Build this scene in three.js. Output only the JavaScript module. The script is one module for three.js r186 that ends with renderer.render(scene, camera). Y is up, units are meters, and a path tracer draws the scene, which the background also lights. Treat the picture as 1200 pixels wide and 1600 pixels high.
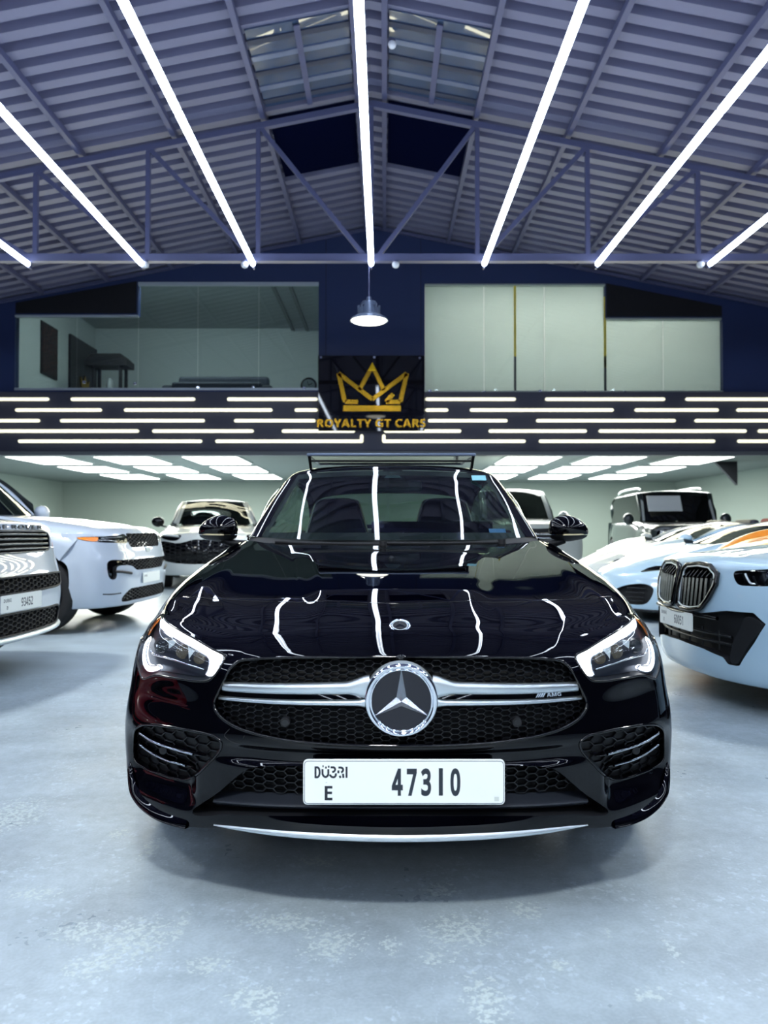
import * as THREE from 'three';
import { RoundedBoxGeometry } from 'three/addons/geometries/RoundedBoxGeometry.js';
import { mergeGeometries, mergeVertices, toCreasedNormals } from 'three/addons/utils/BufferGeometryUtils.js';
import { RectAreaLightUniformsLib } from 'three/addons/lights/RectAreaLightUniformsLib.js';
import { FontLoader } from 'three/addons/loaders/FontLoader.js';
import { TextGeometry } from 'three/addons/geometries/TextGeometry.js';
import { createNoise2D } from 'simplex-noise';

// ---------------------------------------------------------------- camera, exposure, large lights
RectAreaLightUniformsLib.init();
const scene = new THREE.Scene();
scene.background = new THREE.Color(0x05060c);
const camera = new THREE.PerspectiveCamera(2 * Math.atan(800 / 1200) * 180 / Math.PI, 0.75, 0.05, 120);
camera.position.set(-0.046, 1.05, 2.034);
camera.lookAt(-0.046, 1.05 + Math.tan(0.02167) * 10, 2.034 - 10);
camera.focus = 2.7; camera.userData.fStop = 3.6;
const renderer = new THREE.WebGLRenderer({ antialias: true });
renderer.toneMapping = THREE.LinearToneMapping;
renderer.toneMappingExposure = 1.0;
renderer.shadowMap.enabled = true;

const STRIP_X = [-7.04, -5.36, -3.66, -2.0, -0.236, 1.45, 3.14, 4.82, 6.5];      // the long tubes under the trusses
const STRIP_Y = 5.0, STRIP_Z0 = -9.36, STRIP_SEG = 4.2, STRIP_N = 8;
const TUBE_COLOR = new THREE.Color().setRGB(0.74, 0.85, 1.0), TUBE_POWER = 41, TUBE_GLOW = 16;
const BAR_COLOR = new THREE.Color().setRGB(1.0, 0.96, 0.68), BAR_POWER = 18, BAR_GLOW = 1.15;
const PANEL_COLOR = new THREE.Color().setRGB(0.97, 1.0, 0.95), PANEL_POWER = 18, PANEL_GLOW = 4;
function areaLight(color, power, w, h, at, towards) {
  const l = new THREE.RectAreaLight(color, power, w, h);
  l.position.set(...at); l.lookAt(at[0] + towards[0], at[1] + towards[1], at[2] + towards[2]);
  scene.add(l); return l;
}
for (const x of STRIP_X) areaLight(TUBE_COLOR, TUBE_POWER, 0.05, STRIP_SEG * STRIP_N, [x, STRIP_Y - 0.034, STRIP_Z0 + STRIP_SEG * STRIP_N / 2], [0, -1, 0]);

// ---------------------------------------------------------------- helpers
const V3 = (x, y, z) => new THREE.Vector3(x, y, z);
let seed = 7;
const rnd = () => { seed = (seed * 1664525 + 1013904223) >>> 0; return seed / 4294967296; };
const noise2 = createNoise2D(rnd), noise2b = createNoise2D(rnd);
const taken = new Map();
function numbered(name) { const n = taken.get(name) || 0; taken.set(name, n + 1); return n ? name + '_' + String(n).padStart(3, '0') : name; }
const clamp = (t, a = 0, b = 1) => Math.min(b, Math.max(a, t));
const sst = (a, b, t) => { t = clamp((t - a) / (b - a)); return t * t * (3 - 2 * t); };
const lerp = (a, b, t) => a + (b - a) * t;
function strip(g) { for (const k of Object.keys(g.attributes)) if (!['position', 'normal', 'uv'].includes(k)) g.deleteAttribute(k); return g; }
function merge(list) {
  list = list.filter(Boolean).map((g) => strip(g.index ? g.toNonIndexed() : g.clone()));
  for (const g of list) {
    if (!g.attributes.uv) g.setAttribute('uv', new THREE.Float32BufferAttribute(new Float32Array(g.attributes.position.count * 2), 2));
    if (!g.attributes.normal) g.computeVertexNormals();
  }
  return list.length === 1 ? list[0] : mergeGeometries(list);
}
function part(name, geo, mat, parent) {
  const m = new THREE.Mesh(Array.isArray(geo) ? merge(geo) : geo, mat); m.name = name; parent.add(m); return m;
}
function thing(name, label, category, at = [0, 0, 0], turn = 0, group) {
  const o = new THREE.Group(); o.name = numbered(name); scene.add(o);
  o.position.set(...at); o.rotation.y = turn; o.userData.label = label; o.userData.category = category;
  if (group) o.userData.group = group;
  return o;
}
function solo(name, geo, mat, label, category, at = [0, 0, 0], turn = 0, group) {
  const m = part(numbered(name), geo, mat, scene); m.position.set(...at); m.rotation.y = turn;
  m.userData.label = label; m.userData.category = category; if (group) m.userData.group = group; return m;
}
function struct(name, geo, mat) { const m = part(name, geo, mat, scene); m.userData.kind = 'structure'; return m; }
function structGroup(name) { const o = new THREE.Group(); o.name = name; o.userData.kind = 'structure'; scene.add(o); return o; }
const bx = (w, h, d, x = 0, y = 0, z = 0) => new THREE.BoxGeometry(w, h, d).translate(x, y, z);
const rbx = (w, h, d, r, x = 0, y = 0, z = 0, seg = 2) => new RoundedBoxGeometry(w, h, d, seg, Math.min(r, w / 2.01, h / 2.01, d / 2.01)).translate(x, y, z);
const cyl = (r0, r1, h, x = 0, y = 0, z = 0, n = 24, open = false) => new THREE.CylinderGeometry(r0, r1, h, n, 1, open).translate(x, y, z);
const cylX = (r0, r1, h, x = 0, y = 0, z = 0, n = 24) => new THREE.CylinderGeometry(r0, r1, h, n).rotateZ(-Math.PI / 2).translate(x, y, z);
const cylZ = (r0, r1, h, x = 0, y = 0, z = 0, n = 24) => new THREE.CylinderGeometry(r0, r1, h, n).rotateX(Math.PI / 2).translate(x, y, z);
function bar(a, b, w, h = w) {                                   // a square bar from a to b
  const A = V3(...a), B = V3(...b), d = B.clone().sub(A), g = new THREE.BoxGeometry(w, h, d.length());
  const m = new THREE.Matrix4().lookAt(A, B, Math.abs(d.y) > 0.98 * d.length() ? V3(1, 0, 0) : V3(0, 1, 0)).setPosition(A.add(B).multiplyScalar(0.5));
  return g.applyMatrix4(m);
}
const curve = (pts, closed = false) => new THREE.CatmullRomCurve3(pts.map((p) => V3(...p)), closed, 'centripetal');
const tube = (pts, r, n = 32, k = 8, closed = false) => new THREE.TubeGeometry(curve(pts, closed), n, r, k, closed);
const lathe = (pts, n = 32) => new THREE.LatheGeometry(pts.map((p) => new THREE.Vector2(...p)), n);
function poly(pts) { const s = new THREE.Shape(); pts.forEach(([x, y], i) => (i ? s.lineTo(x, y) : s.moveTo(x, y))); s.closePath(); return s; }
function ext(shape, depth, bevel = 0, z = 0, seg = 12) {
  return new THREE.ExtrudeGeometry(shape, { depth: depth - 2 * bevel, bevelEnabled: bevel > 0, bevelThickness: bevel, bevelSize: bevel, bevelOffset: -bevel, bevelSegments: 2, curveSegments: seg }).translate(0, 0, z + bevel);
}
// uv in metres along the two largest axes of each face
function metreUV(g, k = 1) {
  g = g.index ? g.toNonIndexed() : g; g.computeVertexNormals();
  const p = g.attributes.position, n = g.attributes.normal, uv = new Float32Array(p.count * 2);
  for (let i = 0; i < p.count; i++) {
    const ax = Math.abs(n.getX(i)), ay = Math.abs(n.getY(i)), az = Math.abs(n.getZ(i));
    if (ay >= ax && ay >= az) { uv[2 * i] = p.getX(i) * k; uv[2 * i + 1] = p.getZ(i) * k; }
    else if (ax >= az) { uv[2 * i] = p.getZ(i) * k; uv[2 * i + 1] = p.getY(i) * k; }
    else { uv[2 * i] = p.getX(i) * k; uv[2 * i + 1] = p.getY(i) * k; }
  }
  g.setAttribute('uv', new THREE.BufferAttribute(uv, 2)); return g;
}
function fbm(n, x, y, oct = 4) { let s = 0, a = 0.5; for (let i = 0; i < oct; i++) { s += a * n(x, y); x = x * 2.03 + 11.3; y = y * 2.03 + 5.7; a *= 0.5; } return s; }
function pixTex(w, h, f, srgb = true) {                          // f(u, v) -> [r, g, b] 0..1, v = 0 at the first row
  const d = new Uint8Array(w * h * 4);
  for (let j = 0; j < h; j++) for (let i = 0; i < w; i++) {
    const c = f((i + 0.5) / w, (j + 0.5) / h), k = 4 * (j * w + i);
    d[k] = clamp(c[0]) * 255; d[k + 1] = clamp(c[1]) * 255; d[k + 2] = clamp(c[2]) * 255; d[k + 3] = 255;
  }
  const t = new THREE.DataTexture(d, w, h); t.magFilter = THREE.LinearFilter; t.minFilter = THREE.LinearFilter;
  t.wrapS = t.wrapT = THREE.RepeatWrapping; if (srgb) t.colorSpace = THREE.SRGBColorSpace; t.needsUpdate = true; return t;
}
function canvasTex(w, h, draw) {
  const c = document.createElement('canvas'); c.width = w; c.height = h; draw(c.getContext('2d'), w, h);
  const t = new THREE.CanvasTexture(c); t.colorSpace = THREE.SRGBColorSpace; return t;
}
const std = (color, roughness = 0.5, metalness = 0, more = {}) => new THREE.MeshStandardMaterial({ color, roughness, metalness, ...more });
const phys = (color, roughness = 0.5, metalness = 0, more = {}) => new THREE.MeshPhysicalMaterial({ color, roughness, metalness, ...more });
const glow = (color, k) => { const m = std(0xffffff, 0.4); m.emissive = color.clone(); m.emissiveIntensity = k; return m; };

const M = {
  blackPaint: phys(0x010104, 0.3, 0, { clearcoat: 0.8, clearcoatRoughness: 0.008, specularIntensity: 0 }),
  pianoBlack: phys(0x020204, 0.3, 0, { clearcoat: 1, clearcoatRoughness: 0.03, specularIntensity: 0 }),
  whitePaint: phys(0xb3bfcd, 0.3, 0, { clearcoat: 1, clearcoatRoughness: 0.03 }),
  icePaint: phys(0xabc8da, 0.3, 0, { clearcoat: 1, clearcoatRoughness: 0.03 }),
  pearlPaint: phys(0xc3c9c6, 0.3, 0, { clearcoat: 1, clearcoatRoughness: 0.03 }),
  greenPaint: phys(0x1c2a2a, 0.3, 0, { clearcoat: 1, clearcoatRoughness: 0.05 }),
  orangePaint: phys(0xe88a10, 0.3, 0, { clearcoat: 1, clearcoatRoughness: 0.05 }),
  redPaint: phys(0x9c1220, 0.3, 0, { clearcoat: 1, clearcoatRoughness: 0.05 }),
  satin: phys(0xd8e0e4, 0.38, 1),
  chrome: phys(0xe6ebf2, 0.06, 1),
  darkChrome: phys(0x55595f, 0.18, 1),
  plastic: std(0x0b0d12, 0.55),
  meshPlastic: std(0x07090d, 0.33),
  rubber: std(0x101114, 0.75),
  glass: phys(0xffffff, 0.0, 0, { transmission: 1, thickness: 0, ior: 1.5, color: 0xdfeee8 }),
  tint: phys(0xb4c6be, 0.0, 0, { transmission: 1, thickness: 0, ior: 1.5 }),
  darkTint: phys(0x1a2221, 0.02, 0, { transmission: 0.75, thickness: 0, ior: 1.5 }),
  clear: phys(0xffffff, 0.0, 0, { transmission: 1, thickness: 0, ior: 1.45 }),
  leather: std(0x2a2e36, 0.4),
  stitch: std(0xc0c8d0, 0.6),
  steel: std(0x4e5274, 0.5, 0.1),
  plateWhite: std(0xeef2ee, 0.35),
  ink: std(0x0c1018, 0.5),
  amber: phys(0xff8a10, 0.15, 0, { clearcoat: 1 }),
  gold: phys(0xc79a2c, 0.22, 1),
};
// ---------------------------------------------------------------- the hall
const XL = -11.8, XR = 10.6, ZF = 25.5, ZW = -14.47, ZB = -26.0, RIDGE_X = -0.24, RIDGE_Y = 7.62, SLOPE = 0.2, SOFFIT = 2.75;
const roofY = (x) => RIDGE_Y - SLOPE * Math.abs(x - RIDGE_X);
{
  // floor: worn polished concrete; the middle carries the fine stains, the rest the same concrete more coarsely
  const blots = [[0.178, 0.298, 0.052, 0.096], [0.181, 0.385, 0.027, 0.022], [-0.582, -0.008, 0.017, 0.079], [0.148, 0.008, 0.093, 0.085], [0.081, 0.136, 0.04, 0.029], [-0.177, 0.071, 0.074, 0.067], [-0.322, -0.035, 0.103, 0.048], [-0.684, 0.047, 0.099, 0.1], [-0.837, 0.015, 0.067, 0.052], [-0.337, 0.289, 0.058, 0.048], [-0.301, 0.336, 0.035, 0.057], [-0.811, -0.517, 0.03, 0.083], [-0.963, -0.635, 0.031, 0.04], [-1.418, -0.804, 0.118, 0.166], [0.346, -0.105, 0.046, 0.051], [0.123, -0.22, 0.056, 0.04], [0.673, 0.096, 0.015, 0.048], [0.535, 0.015, 0.01, 0.026], [-0.747, 0.165, 0.062, 0.05], [-0.03, 0.077, 0.026, 0.043], [-0.25, -0.417, 0.061, 0.038], [-1.051, -0.2, 0.074, 0.04], [0.375, 0.165, 0.031, 0.022], [0.553, 0.282, 0.044, 0.029], [-0.467, 0.165, 0.055, 0.039]];
  const concrete = (x, z, fine) => {
    const big = fbm(noise2, x * 0.35, z * 0.35, 4), mid = fbm(noise2b, x * 1.6, z * 1.6, 4);
    let v = 0.655 + 0.05 * big + 0.06 * mid, r = 0.975, g = 1.0, b = 1.03;
    const smear = fbm(noise2, x * 0.9 + 0.5 * z, z * 4.5 + 40, 3); v += 0.028 * smear;
    if (fine) {
      const f = fbm(noise2b, x * 14, z * 14, 3), ff = noise2(x * 75, z * 75);
      v += 0.038 * f + 0.02 * ff;
      const hz = noise2(x * 3.1 + 9, z * 3.1), spots = fbm(noise2b, x * 23 + 50, z * 23, 4);           // pale flecks of old screed, in groups
      if (hz > 0.15 && spots > 0.42 - 0.16 * hz) v += 0.06;
      const scr = Math.abs(noise2(x * 1.3 + z * 6.5 + 20, z * 1.1 - x * 5)); if (scr < 0.012) v += 0.05;
      for (const [bx0, bz0, rx, rz] of blots) {
        const dx = (x - bx0) / rx, dz = (z - bz0) / rz, d2 = dx * dx + dz * dz;
        if (d2 < 5) { const e = fbm(noise2, x * 38 + 3, z * 38, 5) * 1.5 + 0.6 * fbm(noise2b, x * 110, z * 110, 2); if (d2 * 0.6 + e * 1.2 < 0.10) { v = Math.max(v, 0.75 + 0.04 * ff); r = 0.985; b = 0.985; } }
      }
    }
    return [v * r * 0.94, v * g, v * b * 1.02];
  };
  const NX0 = -3, NX1 = 3, NZ0 = -3.6, NZ1 = 2.4;
  const near = pixTex(2048, 2048, (u, v) => concrete(NX0 + u * 6, NZ0 + v * 6, true));
  const far = pixTex(512, 768, (u, v) => concrete(XL + u * (XR - XL), ZB + v * (ZF - ZB), false));
  const rough = pixTex(512, 512, (u, v) => { const x = u * 6, z = v * 6, k = 0.5 + 0.18 * fbm(noise2, x * 1.7, z * 1.7, 4) + 0.08 * noise2b(x * 30, z * 30); return [k, k, k]; }, false);
  const quad = (x0, x1, z0, z1, U) => {
    const g = new THREE.BufferGeometry();
    g.setAttribute('position', new THREE.Float32BufferAttribute([x0, 0, z0, x0, 0, z1, x1, 0, z1, x1, 0, z0], 3));
    g.setAttribute('normal', new THREE.Float32BufferAttribute([0, 1, 0, 0, 1, 0, 0, 1, 0, 0, 1, 0], 3));
    g.setAttribute('uv', new THREE.Float32BufferAttribute([[x0, z0], [x0, z1], [x1, z1], [x1, z0]].flatMap(([x, z]) => U(x, z)), 2));
    g.setIndex([0, 1, 2, 0, 2, 3]); return g;
  };
  const un = (x, z) => [(x - NX0) / 6, (z - NZ0) / 6], uf = (x, z) => [(x - XL) / (XR - XL), (z - ZB) / (ZF - ZB)];
  const mn = std(0xffffff, 0.75, 0, { map: near, roughnessMap: rough, bumpMap: near, bumpScale: 0.0012 });
  const mf = std(0xffffff, 0.38, 0, { map: far });
  const fl = structGroup('floor');
  part('floor_middle', quad(NX0, NX1, NZ0, NZ1, un), mn, fl);
  part('floor_field', [quad(XL, XR, ZB, NZ0, uf), quad(XL, XR, NZ1, ZF, uf), quad(XL, NX0, NZ0, NZ1, uf), quad(NX1, XR, NZ0, NZ1, uf)], mf, fl);
  part('slab', bx(XR - XL + 0.6, 0.2, ZF - ZB + 0.6, (XL + XR) / 2, -0.105, (ZF + ZB) / 2), std(0x777a80, 0.9), fl);
}
{
  // corrugated roof: sheets of four ribs each, both slopes, hung on purlins
  const sheetM = std(0x6b6d89, 0.55, 0.1), sheetM2 = std(0x666884, 0.55, 0.1), pitch = 0.33, per = 4;
  const ceil = structGroup('ceiling');
  const sheet = (side) => {
    const run = side < 0 ? RIDGE_X - XL : XR - RIDGE_X, P = [];
    for (let k = 0; k < per; k++) { const z = k * pitch; P.push([z, 0], [z + 0.16, 0], [z + 0.172, 0.11], [z + 0.318, 0.11], [z + 0.33, 0]); }
    const pos = [], idx = [];
    P.forEach(([z, y]) => { pos.push(0, y, z, side * run, y - SLOPE * run, z); });
    for (let i = 0; i + 1 < P.length; i++) { const a = 2 * i; idx.push(a, a + 1, a + 3, a, a + 3, a + 2); }
    const g = new THREE.BufferGeometry(); g.setAttribute('position', new THREE.Float32BufferAttribute(pos, 3)); g.setIndex(idx);
    g.setAttribute('uv', new THREE.Float32BufferAttribute(new Float32Array(P.length * 4), 2));
    const f = g.toNonIndexed(); f.computeVertexNormals(); return f;
  };
  const gl = sheet(-1), gr = sheet(1), n = Math.ceil((ZF - ZW) / (pitch * per));
  for (let k = 0; k < n; k++) for (const g of [gl, gr]) { const s = part('roof_sheet', g, k % 3 === 1 ? sheetM2 : sheetM, ceil); s.position.set(RIDGE_X, RIDGE_Y, ZW + k * pitch * per); }
  // roof deck that closes the hall above the sheets
  for (const s of [-1, 1]) {
    const run = s < 0 ? RIDGE_X - XL + 0.3 : XR - RIDGE_X + 0.3, L = run * Math.hypot(1, SLOPE);
    part('roof_deck', new THREE.BoxGeometry(L, 0.1, ZF - ZW + 0.6).rotateZ(-s * Math.atan(SLOPE)).translate(RIDGE_X + s * run / 2, RIDGE_Y + 0.2 - SLOPE * run / 2, (ZF + ZW) / 2), std(0x30323a, 0.9), ceil);
  }
  for (const x of [-10.2, -8.8, -7.4, -6.0, -4.6, -3.2, -1.86, -0.44, -0.04, 1.34, 2.72, 4.12, 5.5, 6.9, 8.3, 9.7]) part('purlin', bx(0.075, 0.09, ZF - ZW - 0.1, x, roofY(x) - 0.06, (ZF + ZW) / 2), M.steel, ceil);
  // the two translucent roof lights and the two black panels beside the ridge
  const slab = (x0, x1, z0, z1, drop, m, name) => {
    const c = (x0 + x1) / 2, L = Math.abs(x1 - x0) * Math.hypot(1, SLOPE);
    return part(name, new THREE.BoxGeometry(L, 0.02, z1 - z0).rotateZ(-Math.sign(c - RIDGE_X) * Math.atan(SLOPE)).translate(c, roofY(c) - drop, (z0 + z1) / 2), m, ceil);
  };
  const lightM = phys(0x3a4a66, 0.25, 0, { clearcoat: 0.5 }), voidM = phys(0x060a22, 1.0, 0, { specularIntensity: 0 });
  for (const [x0, x1] of [[-1.8, -0.5], [0.02, 1.3]]) {
    slab(x0, x1, -11.45, -9.5, 0.015, voidM, 'black_roof_panel');
    slab(x0, x1, -9.2, -7.45, 0.012, lightM, 'roof_light');
    for (let k = 0; k < 5; k++) slab(x0, x1, -9.1 + k * 0.34, -9.0 + k * 0.34, 0.03, k % 2 ? std(0x6d7896, 0.3, 0.4) : std(0x2a3148, 0.5), 'roof_light_rib');
    slab((x0 + x1) / 2 - 0.04, (x0 + x1) / 2 + 0.04, -9.3, -7.5, 0.05, M.steel, 'roof_light_bar');
  }
}
{
  // trusses
  const truss = (z, label) => {
    const t = thing('roof_truss', label, 'truss', [0, 0, z], 0, 'steel roof trusses'); const bot = 5.09;
    for (const s of [-1, 1]) {
      const xe = s < 0 ? XL : XR;
      part('top_chord', bar([RIDGE_X, roofY(RIDGE_X) - 0.2, 0], [xe, roofY(xe) - 0.2, 0], 0.09), M.steel, t);
    }
    part('bottom_chord', bar([XL, bot, 0], [XR, bot, 0], 0.11), M.steel, t);
    const xs = [-10.3, -8.65, -6.95, -5.26, -3.58, -1.93, -0.236, 1.35, 3.0, 4.65, 6.3, 7.95, 9.5];
    xs.forEach((x, i) => {
      part('vertical', bar([x, bot, 0], [x, roofY(x) - 0.2, 0], 0.065), M.steel, t);
      const inner = x < -0.5 ? xs[i + 1] : x > 0.5 ? xs[i - 1] : null;
      if (inner !== null) part('diagonal', bar([x + 0.03 * Math.sign(inner - x), roofY(x) - 0.22, 0], [inner - 0.1 * Math.sign(inner - x), bot + 0.03, 0], 0.065), M.steel, t);
    });
    return t;
  };
  truss(-9.37, 'steel roof truss whose bottom beam crosses above the windows');
  truss(-3.45, 'steel roof truss over the parked cars, second from the windows');
  truss(2.5, 'steel roof truss above the photographer');
  truss(8.45, 'steel roof truss behind the photographer, nearest of three');
  truss(14.4, 'steel roof truss behind the photographer, middle of three');
  truss(20.3, 'steel roof truss behind the photographer, farthest of three');
  // long tube lights: a line of four tubes in an aluminium channel, under the trusses
  const tubeM = glow(TUBE_COLOR, TUBE_GLOW);
  const where = ['beyond the left edge of the photo', 'at the far left, cut by the photo edge', 'second from the left in view', 'left of the centre one', 'in the centre over the black car', 'right of the centre one', 'second from the right in view', 'at the far right, cut by the photo edge', 'beyond the right edge of the photo'];
  STRIP_X.forEach((x, i) => {
    const t = thing('ceiling_tube_light', 'long white ceiling tube light ' + where[i], 'tube light', [x, STRIP_Y, STRIP_Z0], 0, 'long ceiling tube lights');
    part('channel', bx(0.05, 0.03, STRIP_SEG * STRIP_N, 0, 0.022, STRIP_SEG * STRIP_N / 2), M.steel, t);
    for (let k = 0; k < STRIP_N; k++) part('light_tube', new THREE.CapsuleGeometry(0.04, STRIP_SEG - 0.06, 4, 10).rotateX(Math.PI / 2).translate(0, -0.0, (k + 0.5) * STRIP_SEG), tubeM, t);
    part('end_clip', bx(0.02, 0.08, 0.1, 0, -0.01, -0.05), M.steel, t);
    for (const z of [0.02, 5.92, 11.87, 17.82, 23.77, 29.67]) part('hanger', bx(0.015, 0.08, 0.015, 0, 0.06, z), M.steel, t);
  });
  // small fittings along the beam
  const dome = (x, y, z, label) => {
    const t = thing('ceiling_camera', label, 'camera', [x, y, z], 0, 'small white cameras and spots on the steelwork');
    part('mount', cyl(0.045, 0.045, 0.03, 0, 0.0, 0, 16), M.steel, t);
    part('dome', new THREE.SphereGeometry(0.055, 16, 10).translate(0, -0.045, 0), std(0xd8dce6, 0.25), t);
  };
  const onBeam = (px) => -0.046 + (px - 600) / 105.3;
  [[613, 'small white dome camera under the beam beside the hanging lamp'], [442 / 2, 'small white spot under the left tube end on the beam'], [757 / 2 - 2, 'small white spot beside the tube end left of centre'], [1090, 'small white spot under the right end of the beam']].forEach(([px, l]) => dome(onBeam(px) + 0.05, 5.02, -9.3, l));
  dome(0.06, 7.44, -7.9, 'small white bulb hanging at the roof ridge');
}
{
  // walls
  const navy = std(0x20305c, 0.5), navy2 = std(0x0b0f20, 0.5), grey = std(0x808a82, 0.8), dark = std(0x1b1f30, 0.7);
  const Lw = [[-8.02, 5.672], [-5.37, 5.672], [-5.37, 6.387], [-1.46, 6.387], [-1.46, 4.035], [-8.02, 4.035]];
  const Rw = [[0.834, 6.346], [4.74, 6.346], [4.74, 5.603], [7.27, 5.603], [7.27, 3.98], [0.834, 3.98]];
  const gable = poly([[XL, SOFFIT - 0.05], [XR, SOFFIT - 0.05], [XR, roofY(XR) + 0.1], [RIDGE_X, RIDGE_Y + 0.1], [XL, roofY(XL) + 0.1]]);
  for (const h of [Lw, Rw]) { const p = new THREE.Path(); h.forEach(([x, y], i) => (i ? p.lineTo(x, y) : p.moveTo(x, y))); p.closePath(); gable.holes.push(p); }
  const wb = structGroup('wall_back');
  part('gable_wall', metreUV(ext(gable, 0.2, 0, ZW - 0.2)), navy, wb);
  struct('trim_1', bx(XR - XL, 1.28, 0.08, (XL + XR) / 2, 3.345, ZW + 0.041), std(0x34374a, 0.6));
  struct('trim_2', bx(XR - XL, 0.08, 0.2, (XL + XR) / 2, SOFFIT - 0.09, ZW + 0.02), std(0x5b5f66, 0.6));
  part('black_panel', ext(poly([[-8.0, 5.70], [-5.39, 5.70], [-5.39, 6.40], [-8.0, 5.93]]), 0.02, 0, ZW), std(0x04060e, 0.5), wb);
  part('black_panel', ext(poly([[4.76, 5.63], [7.25, 5.63], [7.25, 5.86], [4.76, 6.35]]), 0.02, 0, ZW), std(0x04060e, 0.5), wb);
  for (const x of [-1.3, 0.75]) part('panel_joint', bx(0.012, 3.2, 0.01, x, 6.0, ZW + 0.005), navy2, wb);
  // roof edge flashing along the gable
  struct('trim_3', [bar([XL, roofY(XL) - 0.07, ZW + 0.06], [RIDGE_X, RIDGE_Y - 0.07, ZW + 0.06], 0.06), bar([XR, roofY(XR) - 0.07, ZW + 0.06], [RIDGE_X, RIDGE_Y - 0.07, ZW + 0.06], 0.06)], M.steel);
  struct('wall_rear', bx(XR - XL + 0.4, SOFFIT + 0.2, 0.2, (XL + XR) / 2, SOFFIT / 2, ZB - 0.1), grey);
  const wl = structGroup('wall_left'), wr = structGroup('wall_right');
  for (const [g, x, s] of [[wl, XL, -1], [wr, XR, 1]]) {
    part('lower_wall', bx(0.2, SOFFIT + 0.05, ZW - ZB, x + s * 0.1, SOFFIT / 2, (ZW + ZB) / 2), grey, g);
    part('hall_wall', bx(0.2, roofY(x) + 0.2, ZF - ZW + 0.2, x + s * 0.1, roofY(x) / 2, (ZF + ZW) / 2), dark, g);
  }
  const front = poly([[XL, 0], [XR, 0], [XR, roofY(XR) + 0.15], [RIDGE_X, RIDGE_Y + 0.15], [XL, roofY(XL) + 0.15]]);
  struct('wall_front', metreUV(ext(front, 0.2, 0, ZF)), dark);
  // mezzanine slab over the rear bay
  const mz = structGroup('mezzanine');
  part('soffit', bx(XR - XL, 0.15, ZW - ZB - 0.2, (XL + XR) / 2, SOFFIT + 0.075, (ZW + ZB) / 2 - 0.1), std(0x5f6764, 0.75), mz);
  part('upper_floor', bx(XR - XL, 0.1, 6, (XL + XR) / 2, 3.9, ZW - 3.25), std(0x6f7470, 0.7), mz);
  part('bracket', ext(poly([[0, 0], [0.55, 0], [0.55, -0.6]]), 0.12, 0, 0).translate(8.35, SOFFIT, -17.5), std(0x14181f, 0.7), mz);
  // rooms behind the glass
  const wallW = std(0xb9c2c6, 0.8), room = structGroup('wall_office');
  part('office_wall', bx(8, 3, 0.1, -5, 5.4, ZW - 5.0), wallW, room);
  part('office_wall', bx(0.1, 3, 5, -8.2, 5.4, ZW - 2.75), wallW, room);
  part('office_wall', bx(0.1, 3, 5, -1.2, 5.4, ZW - 2.6), wallW, room);
  part('office_ceiling', bx(8, 0.1, 5, -5, 6.72, ZW - 2.7), std(0xa8b0b6, 0.8), room);
  for (const x of [-2.6, -2.2]) part('ceiling_rail', bx(0.08, 0.06, 4.6, x, 6.62, ZW - 2.7), std(0x7b8389, 0.6), room);
  part('office_wall', bx(8, 3, 0.1, 4.5, 5.4, ZW - 3.0), wallW, room);
  part('office_wall', bx(0.1, 3, 3, 0.6, 5.4, ZW - 1.6), wallW, room);
  part('office_wall', bx(0.1, 3, 3, 7.6, 5.4, ZW - 1.6), wallW, room);
  part('office_ceiling', bx(8, 0.1, 3, 4.2, 6.72, ZW - 1.7), wallW, room);
  areaLight(new THREE.Color(0.9, 1, 0.98), 40, 4.0, 0.5, [-4.6, 6.6, ZW - 0.4], [0, -1, -0.45]);
  areaLight(new THREE.Color(1, 1, 0.97), 58, 5.5, 0.5, [4.0, 6.55, ZW - 1.5], [0, -1, 0]);
  const fit = (x, w, z, l, c, k) => { const t = thing('office_ceiling_light', l, 'ceiling light', [x, 6.64, z]); part('frame', bx(w + 0.1, 0.05, 0.6, 0, 0, 0), std(0x9aa0a4, 0.5), t); part('light_diffuser', bx(w, 0.02, 0.5, 0, -0.028, 0), glow(c, k), t); };
  fit(-4.6, 4.0, ZW - 0.5, 'long ceiling light inside the left upper office', new THREE.Color(0.9, 1, 0.92), 1.2);
  fit(4.0, 5.5, ZW - 1.5, 'long ceiling light behind the right upper blinds', new THREE.Color(1, 1, 0.88), 1.2);
  const w1 = structGroup('window_1'), w2 = structGroup('window_2');
  const pane = (g, x0, x1, y0, y1, m) => part('pane', bx(x1 - x0 - 0.012, y1 - y0, 0.012, (x0 + x1) / 2, (y0 + y1) / 2, ZW - 0.06), m, g);
  const gM = phys(0xe4ece9, 0.0, 0, { transmission: 1, thickness: 0, ior: 1.5 });
  pane(w1, -8.02, -6.7, 4.035, 5.672, gM); pane(w1, -6.7, -5.37, 4.035, 5.672, gM);
  pane(w1, -5.37, -4.08, 4.035, 6.387, gM); pane(w1, -4.08, -2.76, 4.035, 6.387, gM); pane(w1, -2.76, -1.46, 4.035, 6.387, gM);
  part('window_frame', [bx(6.56, 0.05, 0.1, -4.74, 4.06, ZW - 0.05), bx(3.91, 0.07, 0.1, -3.41, 6.35, ZW - 0.05), bx(2.65, 0.04, 0.1, -6.7, 5.65, ZW - 0.05)], std(0xb8c2cc, 0.4, 0.4), w1);
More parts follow.
